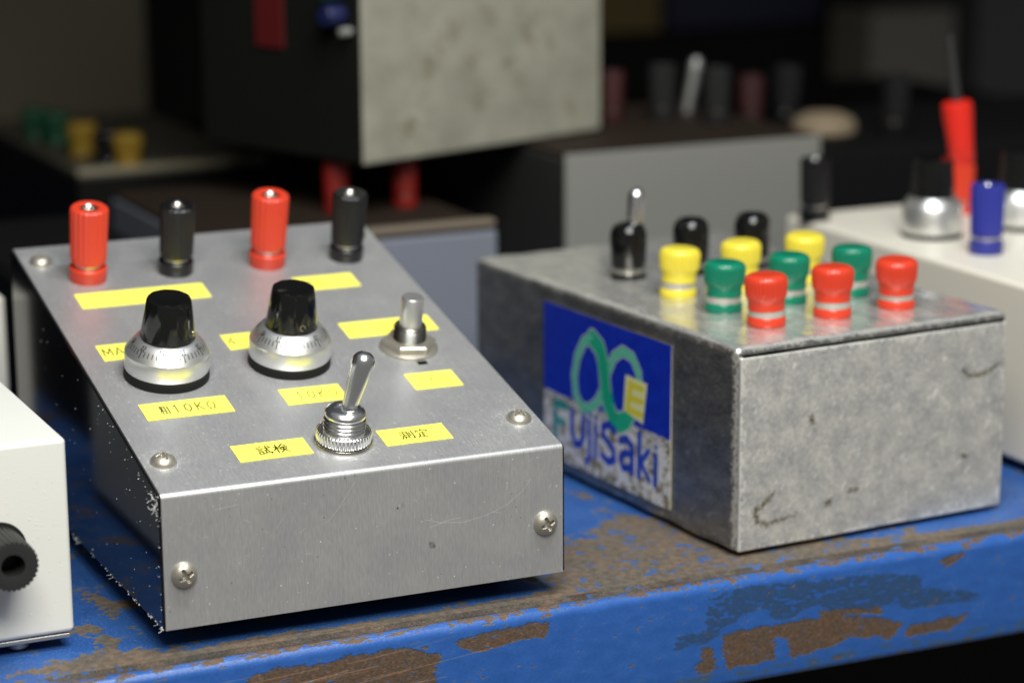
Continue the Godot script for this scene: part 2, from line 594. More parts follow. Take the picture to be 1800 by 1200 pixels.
# a sheet swept along the shelf; prof holds [depth t, height y], all metres
func sweep(prof: Array, s0: float, s1: float, uvs: Callable) -> ArrayMesh:
	var b := MB.new()
	var nor := []
	for k in prof.size() - 1:
		var d := Vector2(prof[k + 1][0] - prof[k][0], prof[k + 1][1] - prof[k][1])
		nor.append(Vector3(0, -d.x, -d.y).normalized())   # z = -t
	var cols := 24
	for c in cols:
		var x0 := lerpf(s0, s1, float(c) / cols)
		var x1 := lerpf(s0, s1, float(c + 1) / cols)
		for k in prof.size() - 1:
			var n0: Vector3 = nor[k]
			var n1: Vector3 = nor[k]
			if k > 0 and nor[k].dot(nor[k - 1]) > 0.7:
				n0 = (nor[k] + nor[k - 1]).normalized()
			if k < nor.size() - 1 and nor[k].dot(nor[k + 1]) > 0.7:
				n1 = (nor[k] + nor[k + 1]).normalized()
			b.quad(Vector3(x0, prof[k][1], -prof[k][0]), Vector3(x1, prof[k][1], -prof[k][0]), Vector3(x1, prof[k + 1][1], -prof[k + 1][0]), Vector3(x0, prof[k + 1][1], -prof[k + 1][0]), n0, n0, n1, n1, uvs.call(x0, k), uvs.call(x1, k), uvs.call(x1, k + 1), uvs.call(x0, k + 1))
	return b.mesh()

func build_shelf() -> void:
	var shelf := thing("shelf", "blue painted steel shelf with chipped rusty front lip", "", SHELF_AT, SHELF_YAW)
	shelf.set_meta("kind", "structure")
	var top := [[0.86, 0.0], [0.40, 0.0], [0.15, 0.0], [0.06, 0.0], [0.0068, 0.0], [0.0056, -0.0003], [0.0044, -0.0004], [0.0034, -0.0002], [0.0026, 0.0]]
	part(shelf, "top_sheet", sweep(top, -0.45, 0.85, func(s: float, k: int) -> Vector2: return Vector2((s - S0) / S_SPAN, top[k][0] / (S_SPAN * TOP_H / TOP_W))), mapped(shelf_images(), 0.5))
	var lip := []
	for k in 9:
		var a := PI / 2.0 * k / 8.0
		lip.append([0.0026 - 0.0026 * sin(a), -0.0026 + 0.0026 * cos(a)])
	for y in [0.010, 0.020, 0.0262]:
		lip.append([0.0, -y])
	for k in range(1, 6):
		var a := PI / 2.0 * k / 5.0
		lip.append([0.0018 - 0.0018 * cos(a), -0.0262 - 0.0018 * sin(a)])
	lip.append([0.012, -0.028])
	lip.append([0.012, -0.0262])
	lip.append([0.0022, -0.0262])
	lip.append([0.0022, -0.004])
	lip.append([0.0034, -0.0022])
	lip.append([0.86, -0.0022])
	var arc := [0.0]
	for k in lip.size() - 1:
		arc.append(minf(arc[k] + Vector2(lip[k + 1][0] - lip[k][0], lip[k + 1][1] - lip[k][1]).length(), LIP_ARC))
	part(shelf, "front_lip", sweep(lip, -0.45, 0.85, func(s: float, k: int) -> Vector2: return Vector2((s - S0) / S_SPAN, arc[k] / LIP_ARC)), mapped(lip_images(), 0.55))
	var upper := thing("shade_boards", "unseen boards added above and at the left to darken the back", "", SHELF_AT, SHELF_YAW)
	upper.set_meta("kind", "structure")
	part(upper, "board", rbox(Vector3(1.3, 0.028, 0.72), 0.002, Vector3(0.2, 0.334, -0.50)), paint(lin(0.03, 0.05, 0.10), 0.7))  # unseen board added to keep overhead light off the back
	part(upper, "dark_mirrored_panel", rbox(Vector3(0.012, 0.32, 0.84), 0.001, Vector3(-0.30, 0.16, -0.44)), paint(lin(0.02, 0.022, 0.03), 0.8))  # unseen panel added so the glossy side plate mirrors something dark
	var dark := paint(lin(0.012, 0.012, 0.011), 0.9, 0.0, 0.2)
	var wall := thing("back_wall", "dark wall behind the shelf", "", on_shelf(0.2, 0.875, -0.6), SHELF_YAW)
	wall.set_meta("kind", "structure")
	part(wall, "panel", rbox(Vector3(1.8, 1.4, 0.02), 0.002, Vector3(0, 0.7, 0)), dark)

# ------------------------------------------------------------------ shared fittings
func screw_mesh(r: float) -> ArrayMesh:
	var b := MB.new()
	var rings := 26
	var segs := 72
	var hgt := func(q: Vector2) -> float:
		var rr := q.length() / r
		var y := r * 0.62 * pow(maxf(0.0, 1.0 - pow(rr, 2.4)), 0.6) + r * 0.06
		var c := minf(absf(q.x), absf(q.y))
		var l := maxf(absf(q.x), absf(q.y))
		var wid := r * 0.15 * (1.0 - 0.35 * l / (0.55 * r))
		var k := smoothstep(wid + r * 0.035, wid - r * 0.035, c) * smoothstep(r * 0.60, r * 0.5, l)
		k = maxf(k, smoothstep(r * 0.26, r * 0.16, q.length()))
		return y - k * r * 0.44 * (1.0 - 0.55 * l / r)
	var P := func(i: int, j: int) -> Vector3:
		var rr := r * pow(float(i) / rings, 0.8)
		var a := TAU * j / segs
		var q := Vector2(rr * cos(a), rr * sin(a))
		return Vector3(q.x, hgt.call(q), q.y)
	var N := func(i: int, j: int) -> Vector3:
		var p: Vector3 = P.call(i, j)
		var e := r * 0.025
		var q := Vector2(p.x, p.z)
		if q.length() > r * 0.97:
			q *= 0.96
		var dx: float = (hgt.call(q + Vector2(e, 0)) - hgt.call(q - Vector2(e, 0))) / (2.0 * e)
		var dz: float = (hgt.call(q + Vector2(0, e)) - hgt.call(q - Vector2(0, e))) / (2.0 * e)
		return Vector3(-dx, 1, -dz).normalized()
	for i in rings:
		for j in segs:
			b.quad(P.call(i, j), P.call(i + 1, j), P.call(i + 1, j + 1), P.call(i, j + 1), N.call(i, j), N.call(i + 1, j), N.call(i + 1, j + 1), N.call(i, j + 1))
	lathe_into(b, [[r, -0.0002], [r, r * 0.061]], 48)
	return b.mesh()

var mesh_cache := {}
func cached(key: String, maker: Callable) -> Mesh:
	if not mesh_cache.has(key):
		mesh_cache[key] = maker.call()
	return mesh_cache[key]

# tall fluted binding post: collar, metal washer, fluted cap, metal socket in its top
func tall_post(parent: Node3D, x: Transform3D, mat: Material, scale_ := 1.0, label := "", segs := 160) -> void:
	var mm := 0.001 * scale_
	var collar := cached("tall_collar%s" % scale_, func() -> Mesh: return lathe([[0, 0], [4.9 * mm, 0], [5.0 * mm, 0.2 * mm], [5.0 * mm, 3.6 * mm], [4.5 * mm, 4.1 * mm], [0, 4.1 * mm]], 48))
	var washer := cached("tall_washer%s" % scale_, func() -> Mesh: return lathe([[3.9 * mm, 4.05 * mm], [4.0 * mm, 4.4 * mm], [4.0 * mm, 5.2 * mm], [0, 5.2 * mm]], 40))
	var cap := cached("tall_cap%s_%d" % [scale_, segs], func() -> Mesh: return lathe([[0, 5.1 * mm], [4.5 * mm, 5.1 * mm], [4.75 * mm, 5.4 * mm], [4.8 * mm, 6.6 * mm, 0.0], [4.85 * mm, 7.2 * mm, 0.06], [5.1 * mm, 19.6 * mm, 0.06], [4.95 * mm, 20.2 * mm, 0.05], [4.4 * mm, 20.6 * mm, 0.02], [2.6 * mm, 20.6 * mm], [2.4 * mm, 20.3 * mm], [2.4 * mm, 18.0 * mm], [0, 18.0 * mm]], segs, 20, 0.85))
	var socket := cached("tall_socket%s" % scale_, func() -> Mesh: return lathe([[2.35 * mm, 17.9 * mm], [2.35 * mm, 20.35 * mm], [2.1 * mm, 20.45 * mm], [1.7 * mm, 20.2 * mm], [1.5 * mm, 19.6 * mm], [0, 19.5 * mm]], 32))
	var p := part(parent, "binding_post", cap, mat, x, label)
	part(p, "collar", collar, mat)
	part(p, "washer", washer, M.nickel)
	part(p, "socket", socket, M.nickel)

# dial with silver skirt and black knob, about 20 mm tall
func dial(parent: Node3D, x: Transform3D, k: float, turn: float, scale_mat: Material) -> void:
	var mm := 0.001 * k
	var p := part(parent, "dial_knob", cached("dial_cap%s" % k, func() -> Mesh: return lathe([[0, 10.3 * mm], [6.6 * mm, 10.3 * mm, 0.0], [6.75 * mm, 10.8 * mm, 0.022], [5.55 * mm, 20.2 * mm, 0.022], [5.3 * mm, 20.75 * mm, 0.02], [4.7 * mm, 20.95 * mm, 0.02], [4.0 * mm, 20.8 * mm], [0, 20.7 * mm]], 120, 10, 0.85)), M.gloss_black, x.rotated_local(Vector3.UP, turn))
	part(p, "base_disc", cached("dial_base%s" % k, func() -> Mesh: return lathe([[0, 0], [10.5 * mm, 0], [10.6 * mm, 0.15 * mm], [10.5 * mm, 2.0 * mm], [10.3 * mm, 2.15 * mm], [0, 2.15 * mm]], 72)), M.matt_black)
	part(p, "skirt", cached("dial_skirt%s" % k, func() -> Mesh: return lathe([[9.6 * mm, 2.1 * mm], [10.3 * mm, 2.35 * mm], [10.45 * mm, 2.6 * mm], [10.5 * mm, 6.6 * mm], [10.4 * mm, 6.95 * mm]], 96)), M.satin)
	part(p, "graduated_ring", cached("dial_ring%s" % k, func() -> Mesh: return lathe([[10.4 * mm, 6.95 * mm], [8.9 * mm, 9.0 * mm], [7.6 * mm, 10.35 * mm], [6.4 * mm, 10.5 * mm]], 96)), scale_mat)
	part(p, "set_screw_hole", cached("dial_hole%s" % k, func() -> Mesh: return lathe([[0.75 * mm, -0.3 * mm], [0.75 * mm, 0.06 * mm], [0.6 * mm, 0.06 * mm], [0.5 * mm, -0.3 * mm], [0, -0.3 * mm]], 20)), M.nickel, Transform3D(Basis(Vector3.RIGHT, PI / 2 - 0.1).rotated(Vector3.UP, 0.45), Vector3(6.45 * mm * sin(0.45), 12.4 * mm, 6.45 * mm * cos(0.45))))

func dial_scale() -> StandardMaterial3D:
	var im := Image.create(1536, 96, false, Image.FORMAT_RGB8)
	im.fill(Color8(232, 232, 230))
	for k in 50:
		var x := (k + 0.5) * 1536.0 / 50.0
		var long := k % 5 == 0
		stroke(im, [Vector2(x, 46), Vector2(x, 76 if long else 66)], 5.0, Color8(16, 16, 16), 0.95)
		if long:
			var txt := str(k * 2)
			write(im, txt, Vector2(x - 11.0 * txt.length(), 22), Vector2(20, 26), 23.0, 4.5, Color8(16, 16, 16), 0.95)
	var m := paint(Color.WHITE, 0.36, 0.9)
	m.albedo_texture = tex(im)
	return m

# ------------------------------------------------------------------ sloped aluminium box
const Y0 := 0.006
const FRONT_H := 0.032
const SLOPE := 0.2421
const LEN := 0.1406
const WID := 0.1

func plate_images(bases: Array) -> Dictionary:
	var w := 2048            # along the sheet: 0.250 m from the bottom of the front over the top and down the back
	var h := 1024            # across: 0.100 m
	var n1 := noise(0.05, 41, 4)
	var n2 := noise(0.6, 42, 3)
	var streak := noise(1.0, 43, 2)
	var col := PackedByteArray()
	col.resize(w * h * 3)
	var rough := PackedByteArray()
	rough.resize(w * h)
	for y in h:
		var xx := y * 100.0 / h
		var gr := streak.get_noise_2d(xx * 5.0, 3.0)
		for x in w:
			var a := x * 250.0 / w
			var i := y * w + x
			var big := n1.get_noise_2d(xx, a)
			var fine := n2.get_noise_2d(xx * 3.0, a * 0.5)
			var g := 0.6 * gr + 0.8 * streak.get_noise_2d(xx * 6.0, a * 0.25)
			var v := 186.0 + 5.0 * big + 5.0 * fine + 9.0 * g
			col[i * 3] = clampi(int(v), 0, 255)
			col[i * 3 + 1] = clampi(int(v), 0, 255)
			col[i * 3 + 2] = clampi(int(v + 1.0 - 2.0 * big), 0, 255)
			rough[i] = clampi(int(104 + 10 * big + 12 * fine + 14 * g), 0, 255)
	var im := rgb_image(w, h, col)
	var metal := Image.create(w, h, false, Image.FORMAT_L8)
	metal.fill(Color.WHITE)
	var speck := func(c: Vector2, r: float, k: float) -> void:
		dot(im, c, r, Color8(228, 228, 224), k)
		dot(metal, c, r, Color.BLACK, k)
	var scratch := func(pts: Array, r: float, k: float) -> void:
		stroke(im, pts, r, Color8(226, 226, 222), k)
		stroke(metal, pts, r, Color.BLACK, k * 0.7)
	var px := func(s: float, a: float) -> Vector2: return Vector2(a * w / 250.0, s * h / 100.0)
	# dust specks, thick round the fittings where a cloth does not reach
	for k in 2600:
		var p := Vector2(rng.randf() * 100.0, 34.0 + rng.randf() * 138.0)
		speck.call(px.call(p.x, p.y), rng.randf_range(0.5, 1.6), rng.randf_range(0.1, 0.75))
	for b in bases:
		for k in 420:
			var q: Vector2 = Vector2.from_angle(rng.randf() * TAU) * (b[2] + absf(rng.randfn(0.0, 2.1)))
			speck.call(px.call(b[0] + q.x, 32.4 + b[1] + q.y), rng.randf_range(0.6, 1.7), rng.randf_range(0.1, 0.42))
	# hairs of lint
	for k in 60:
		var p := Vector2(rng.randf() * 100.0, 34.0 + rng.randf() * 60.0)
		var d := Vector2.from_angle(rng.randf() * TAU) * rng.randf_range(0.5, 1.4)
		stroke(im, [px.call(p.x, p.y), px.call(p.x + d.x, p.y + d.y), px.call(p.x + d.x * 1.2 - d.y * 0.5, p.y + d.y * 1.2 + d.x * 0.5)], 0.8, Color8(230, 230, 228), rng.randf_range(0.3, 0.8))
	# front: nicks, dark spots, scratches
	for k in 90:
		var p := Vector2(rng.randf() * 100.0, rng.randf() * 31.0)
		speck.call(px.call(p.x, p.y), rng.randf_range(0.5, 1.5), rng.randf_range(0.3, 0.9))
	for k in 36:
		var p := Vector2(rng.randf() * 100.0, rng.randf() * 31.0)
		dot(im, px.call(p.x, p.y), rng.randf_range(0.5, 1.6), Color8(84, 80, 74), rng.randf_range(0.25, 0.7))
	for q in [[65.6, 11.4, 7.0, 0.3], [66.2, 11.0, 4.0, 0.35], [65.1, 11.9, 3.4, 0.3], [57.0, 21.6, 2.6, 0.6], [58.3, 22.0, 5.0, 0.12], [44.0, 30.6, 2.4, 0.35], [46.5, 30.9, 1.8, 0.4], [40.0, 30.7, 1.6, 0.4]]:
		dot(im, px.call(q[0], q[1]), q[2], Color8(80, 78, 74), q[3])
	scratch.call([px.call(64, 17.9), px.call(68, 16.6), px.call(74, 16.0), px.call(80, 17.0), px.call(85, 18.8), px.call(89, 21.5), px.call(91.5, 24.5)], 1.1, 0.40)
	scratch.call([px.call(65, 15.8), px.call(70, 17.0), px.call(73, 17.3)], 1.1, 0.40)
	scratch.call([px.call(39.5, 20.5), px.call(42.6, 23.8), px.call(46.5, 29.5)], 1.1, 0.40)
	scratch.call([px.call(12.5, 27.0), px.call(18.0, 27.6)], 1.1, 0.35)
	scratch.call([px.call(27, 20.5), px.call(28.6, 22.8)], 1.1, 0.35)
	for k in 40:
		var p := Vector2(rng.randf() * 100.0, rng.randf() * 31.0)
		var d := Vector2.from_angle(rng.randf() * TAU) * rng.randf_range(0.6, 2.6)
		scratch.call([px.call(p.x, p.y), px.call(p.x + d.x, p.y + d.y)], 0.9, rng.randf_range(0.15, 0.5))
	return {"color": im, "rough": Image.create_from_data(w, h, false, Image.FORMAT_L8, rough), "metal": metal}

# outline of the bent sheet in (z, y), with round bends
func bent(poly: Array, r: float, steps: int) -> Array:
	var out := [poly[0]]
	for k in range(1, poly.size() - 1):
		var a: Vector2 = (poly[k - 1] - poly[k]).normalized()
		var c: Vector2 = (poly[k + 1] - poly[k]).normalized()
		var half := a.angle_to(c) * 0.5
		var d := r / tan(absf(half))
		var centre: Vector2 = poly[k] + (a + c).normalized() * (r / sin(absf(half)))
		var p0: Vector2 = poly[k] + a * d - centre
		var p1: Vector2 = poly[k] + c * d - centre
		for m in steps + 1:
			out.append(centre + p0.rotated(p0.angle_to(p1) * m / steps))
	out.append(poly[-1])
	return out

func label_tape(text: String, wmm: float, hmm: float, alpha: float, shift := 0.0, bold := 1.0) -> StandardMaterial3D:
	var k := 12.0
	var im := Image.create(int(wmm * k), int(hmm * k), false, Image.FORMAT_RGB8)
	im.fill(Color8(252, 246, 104))
	var f := noise(0.04, text.hash() & 1023, 3)
	for y in im.get_height():
		for x in im.get_width():
			var v := f.get_noise_2d(x, y) * 0.03
			var c := im.get_pixel(x, y)
			im.set_pixel(x, y, Color(c.r + v, c.g + v, c.b + v * 0.5))
	var n := text.length()
	var ch := hmm * k * 0.5
	var cw := ch * (0.95 if text.unicode_at(0) > 10000 and n == 2 else 0.64)
	var step := cw * 1.06
	write(im, text, Vector2((im.get_width() - n * step) * 0.5 + shift * k, hmm * k * 0.22), Vector2(cw * 0.94, ch), step, 4.0 * bold, Color8(16, 14, 2), alpha)
	var m := paint(Color.WHITE, 0.45)
	m.albedo_texture = tex(im)
	return m

func build_sloped_box() -> void:
	var box := thing("sloped_switch_box", "sloped bare aluminium box with two dials, red and black posts, toggle switch and yellow labels", "instrument box", Vector3(-0.0792, 0, -0.5348), 0.4227)
	var back := LEN * cos(SLOPE)
	var top_h := Y0 + FRONT_H + LEN * sin(SLOPE)
	var bases := [[14.5, 116.5, 5.0], [38.5, 116.2, 5.0], [64.2, 115.8, 5.0], [87.0, 115.3, 5.0], [18.5, 57.6, 10.5], [50.4, 57.5, 10.5], [83.0, 58.0, 7.0], [48.9, 14.1, 7.2], [5.0, 14.8, 3.2], [95.0, 14.8, 3.2], [5.0, 129.0, 3.2], [95.0, 129.0, 3.2]]
	# bent sheet: front, sloping top and back in one piece
	var r := 0.0014
	var th := 0.0012
	var outer := bent([Vector2(0, Y0), Vector2(0, Y0 + FRONT_H), Vector2(-back, top_h), Vector2(-back, Y0)], r, 6)
	var inner := bent([Vector2(-th, Y0), Vector2(-th, Y0 + FRONT_H - th * 0.9), Vector2(-back + th, top_h - th * 1.2), Vector2(-back + th, Y0)], r * 0.4, 6)
	var b := MB.new()
	var arc := 0.0
	var nrm := []
	for k in outer.size() - 1:
		var d: Vector2 = outer[k + 1] - outer[k]
		nrm.append(Vector2(d.y, -d.x).normalized())
	for k in outer.size() - 1:
		var p: Vector2 = outer[k]
		var q: Vector2 = outer[k + 1]
		var a2 := arc + p.distance_to(q)
		var n0: Vector2 = nrm[k] if k == 0 else (nrm[k] + nrm[k - 1]).normalized()
		var n1: Vector2 = nrm[k] if k == nrm.size() - 1 else (nrm[k] + nrm[k + 1]).normalized()
		if p.distance_to(q) > 0.01:
			n0 = nrm[k]; n1 = nrm[k]
		elif k > 0 and outer[k - 1].distance_to(p) > 0.01:
			n0 = nrm[k - 1]
		if p.distance_to(q) <= 0.01 and k < nrm.size() - 1 and q.distance_to(outer[k + 2]) > 0.01:
			n1 = nrm[k + 1]
		b.quad(Vector3(0, p.y, p.x), Vector3(WID, p.y, p.x), Vector3(WID, q.y, q.x), Vector3(0, q.y, q.x), Vector3(0, n0.y, n0.x), Vector3(0, n0.y, n0.x), Vector3(0, n1.y, n1.x), Vector3(0, n1.y, n1.x),
			Vector2(arc / 0.25, 0), Vector2(arc / 0.25, 1), Vector2(a2 / 0.25, 1), Vector2(a2 / 0.25, 0))
		var ip: Vector2 = inner[k]
		var iq: Vector2 = inner[k + 1]
		b.flat(Vector3(0, ip.y, ip.x), Vector3(WID, ip.y, ip.x), Vector3(WID, iq.y, iq.x), Vector3(0, iq.y, iq.x), Vector3(0, -nrm[k].y, -nrm[k].x))
		for s in [0.0, WID]:
			b.flat(Vector3(s, p.y, p.x), Vector3(s, q.y, q.x), Vector3(s, iq.y, iq.x), Vector3(s, ip.y, ip.x), Vector3(-1 if s == 0.0 else 1, 0, 0))
		arc = a2
	b.flat(Vector3(0, Y0, 0), Vector3(WID, Y0, 0), Vector3(WID, Y0, -th), Vector3(0, Y0, -th), Vector3.DOWN)
	var sheet := mapped(plate_images(bases), 0.0, 0.6)
	part(box, "bent_cover", b.mesh(), sheet)
	# black glossy side plates and the base
	var e := 0.0005
	var side := [Vector2(-e, Y0 + 0.0002), Vector2(-e, Y0 + FRONT_H - 0.0008), Vector2(-e - 0.0012, Y0 + FRONT_H - 0.0002), Vector2(-back + e + 0.001, top_h - 0.0009), Vector2(-back + e, top_h - 0.002), Vector2(-back + e, Y0 + 0.0002)]
	M.side = side_material()
	part(box, "side_plate", prism(side, -0.0006, -0.0001), M.side, Transform3D.IDENTITY, "glossy black side plate with lint along its cut edges")
	part(box, "side_plate", prism(side, WID + 0.0001, WID + 0.0006), M.side)
	part(box, "base_plate", rbox(Vector3(WID - 0.001, 0.0012, back - 0.003), 0.0004, Vector3(WID / 2, Y0 + 0.0008, -back / 2)), M.black_plastic)
	for q in [[0.014, -0.02], [WID - 0.014, -0.02], [0.014, -back + 0.015], [WID - 0.014, -back + 0.015]]:
		part(box, "rubber_foot", cached("foot", func() -> Mesh: return lathe([[0, 0], [0.0052, 0], [0.0056, 0.0004], [0.0062, 0.0061], [0, 0.0061]], 32)), M.rubber, at(q[0], 0, q[1]))
	part(box, "lint", lint_mesh(back, top_h), M.white_lint).set_meta("kind", "stuff")
	# things on the sloping top
	var frame := Transform3D(Basis(Vector3.RIGHT, SLOPE), Vector3(0, Y0 + FRONT_H, 0))
	var put := func(s: float, t: float, up := 0.0) -> Transform3D: return frame * Transform3D(Basis.IDENTITY, Vector3(s, up, -t))
	var sm := cached("screw", func() -> Mesh: return screw_mesh(0.0031))
	var turns := [0.1, 0.5, 0.9, 0.3]
	for k in 4:
		var q: Array = bases[8 + k]
		part(box, "screw", sm, M.screw, (put.call(q[0] / 1000.0, q[1] / 1000.0) as Transform3D).rotated_local(Vector3.UP, turns[k]))
	for q in [[4.7, 12.8, 0.45], [95.3, 13.1, 0.35]]:
		part(box, "screw", sm, M.screw, Transform3D(Basis(Vector3.RIGHT, PI / 2), Vector3(q[0] / 1000.0, Y0 + q[1] / 1000.0, 0)).rotated_local(Vector3.UP, q[2]))
	for k in 4:
		tall_post(box, (put.call(bases[k][0] / 1000.0, bases[k][1] / 1000.0) as Transform3D).rotated_local(Vector3.UP, 0.3 * k), M.red if k % 2 == 0 else M.black_plastic, 1.0 if k % 2 == 0 else 0.94, "red fluted binding post" if k % 2 == 0 else "black fluted binding post")
	var sc := dial_scale()
	dial(box, put.call(0.0185, 0.0576), 1.0, 0.55, sc)
	dial(box, put.call(0.0504, 0.0575), 0.985, -0.35, sc)
	potentiometer(box, put.call(0.083, 0.058))
	toggle(box, put.call(0.0489, 0.0141))
	part(box, "dark_hole_patch", rbox(Vector3(0.0026, 0.0004, 0.0018), 0.0001), M.hole, put.call(0.0833, 0.0492, -0.0001))  # flush black block stands in for the darkness inside a hole
	# yellow labels: left, right, far, near edge in millimetres on the top, text, print strength, shift
	for q in [[8.3, 43.0, 107.4, 98.4, "V--+", 0.16, 0.0, "long blank yellow label"], [67.5, 84.5, 105.2, 96.6, "MA-", 0.35, -2.0, "yellow label"], [5.7, 27.0, 76.8, 68.0, "MAX", 0.7, -5.5, "yellow label half hidden by the dial"], [38.0, 58.5, 75.8, 67.1, "4-10", 0.5, -4.0, "yellow label half hidden by the dial"],
			[70.0, 95.0, 75.6, 66.5, "4-10K", 0.22, -4.0, "yellow label behind the bare shaft"], [76.0, 88.8, 43.9, 35.1, "1KΩ", 0.28, 0.0, "small yellow label with faded print"], [7.2, 28.9, 43.5, 35.0, "粗10KΩ", 0.62, 0.5, "yellow label printed 10KΩ"], [42.4, 58.0, 43.1, 34.7, "10KΩ", 0.45, 1.0, "yellow label with faded 10KΩ print"],
			[22.1, 40.2, 18.3, 10.3, "試検", 0.97, 0.4, "yellow label with two dark characters"], [58.3, 75.4, 17.3, 9.4, "測定", 0.8, 0.3, "yellow label with two grey characters"]]:
		var wd: float = q[1] - q[0]
		var dp: float = q[2] - q[3]
		var lb := MB.new()
		var z := 0.00012
		var hw := wd / 2000.0
		var hd := dp / 2000.0
		lb.flat(Vector3(-hw, z, hd), Vector3(hw, z, hd), Vector3(hw, z, -hd), Vector3(-hw, z, -hd), Vector3.UP)
		lb.flat(Vector3(-hw, 0, hd), Vector3(hw, 0, hd), Vector3(hw, z, hd), Vector3(-hw, z, hd), Vector3.BACK)
		lb.flat(Vector3(-hw, 0, -hd), Vector3(hw, 0, -hd), Vector3(hw, z, -hd), Vector3(-hw, z, -hd), Vector3.FORWARD)
		lb.flat(Vector3(-hw, 0, hd), Vector3(-hw, z, hd), Vector3(-hw, z, -hd), Vector3(-hw, 0, -hd), Vector3.LEFT)
		lb.flat(Vector3(hw, 0, hd), Vector3(hw, z, hd), Vector3(hw, z, -hd), Vector3(hw, 0, -hd), Vector3.RIGHT)
		part(box, "tape_label", lb.mesh(), label_tape(q[4], wd, dp, q[5], q[6], 1.0), (put.call((q[0] + q[1]) / 2000.0, (q[2] + q[3]) / 2000.0, 0.00004) as Transform3D).rotated_local(Vector3.UP, rng.randf_range(-0.012, 0.012)), q[7])

func side_material() -> StandardMaterial3D:
	var im := Image.create(1024, 512, false, Image.FORMAT_RGB8)
	im.fill(Color8(14, 14, 17))
	for k in 260:
		var p := Vector2(1024.0 * pow(rng.randf(), 0.7), 512.0 * rng.randf())
		dot(im, p, rng.randf_range(0.5, 2.2), Color8(150, 152, 156), rng.randf_range(0.15, 0.7))
	for k in 70:
		var p := Vector2(1024.0 * pow(rng.randf(), 0.6), 512.0 * rng.randf())
		var d := Vector2(rng.randf_range(-4, 4), rng.randf_range(-14, 14))
		stroke(im, [p, p + d], 1.2, Color8(140, 142, 150), rng.randf_range(0.1, 0.5))
	var m := paint(Color.WHITE, 0.08, 0.0, 0.4)
	m.albedo_texture = tex(im)
	return m

# crumbs and fibres sticking to the cut edges of the left side plate
func lint_mesh(back: float, top_h: float) -> ArrayMesh:
	var b := MB.new()
	var fibre := func(p: Vector3, d: Vector3, r: float, steps: int) -> void:
		var q := p
		var dir := d
		for k in steps:
			var nxt := q + dir
			var side_ := dir.cross(Vector3(0.3, 0.8, 0.52)).normalized() * r
			var up := dir.cross(side_).normalized() * r
			for m in 3:
				var a0 := TAU * m / 3.0
				var a1 := TAU * (m + 1) / 3.0
				var o0 := side_ * cos(a0) + up * sin(a0)
				var o1 := side_ * cos(a1) + up * sin(a1)
				b.quad(q + o0, q + o1, nxt + o1, nxt + o0, o0.normalized(), o1.normalized(), o1.normalized(), o0.normalized())
			q = nxt
			dir = (dir + Vector3(rng.randf_range(-1, 1), rng.randf_range(-1, 1), rng.randf_range(-1, 1)) * dir.length() * 0.7).normalized() * dir.length()
	var crumb := func(p: Vector3, r: float) -> void:
		var pts := []
		for k in 6:
			pts.append(p + Vector3([1, -1, 0, 0, 0, 0][k], [0, 0, 1, -1, 0, 0][k], [0, 0, 0, 0, 1, -1][k]) * r * rng.randf_range(0.5, 1.3))
		for f in [[0, 2, 4], [2, 1, 4], [1, 3, 4], [3, 0, 4], [2, 0, 5], [1, 2, 5], [3, 1, 5], [0, 3, 5]]:
			var nn: Vector3 = ((pts[f[0]] + pts[f[1]] + pts[f[2]]) / 3.0 - p).normalized()
			b.tri(pts[f[0]], pts[f[1]], pts[f[2]], nn, nn, nn)
	var x := -0.00062
	for k in 46:        # along the bottom edge
		var z := -back * 0.75 * pow(rng.randf(), 1.3)
		crumb.call(Vector3(x, Y0 + rng.randf_range(-0.0001, 0.0005), z), rng.randf_range(0.00012, 0.00034))
		if k % 4 == 0:
			fibre.call(Vector3(x, Y0, z), Vector3(rng.randf_range(-1, 0), rng.randf_range(-0.8, 0.5), rng.randf_range(-1, 1)).normalized() * 0.0004, 0.00008, 3)
	for k in 34:        # along the front corner
		crumb.call(Vector3(x + rng.randf_range(0, 0.0004), Y0 + rng.randf() * FRONT_H, -0.0006 - absf(rng.randfn(0, 0.0007))), rng.randf_range(0.0001, 0.0003))
	for k in 26:        # under the sloping edge
		var z := -0.05 * rng.randf()
		crumb.call(Vector3(x, Y0 + FRONT_H - 0.001 - z * tan(SLOPE) - absf(rng.randfn(0, 0.0025)), z), rng.randf_range(0.00008, 0.00024))
	for k in 60:        # over the plate
		var z := -0.11 * pow(rng.randf(), 1.2)
		crumb.call(Vector3(x, Y0 + rng.randf() * (FRONT_H - 0.002 - z * tan(SLOPE)), z - 0.001), rng.randf_range(0.00006, 0.0002))
	for k in 9:         # a tuft at the top corner
		fibre.call(Vector3(x, Y0 + FRONT_H - rng.randf_range(0.0015, 0.006), -rng.randf_range(0.0008, 0.003)), Vector3(-0.2, rng.randf_range(-1, 1), rng.randf_range(-1, 1)).normalized() * 0.0006, 0.00009, 5)
	return b.mesh()

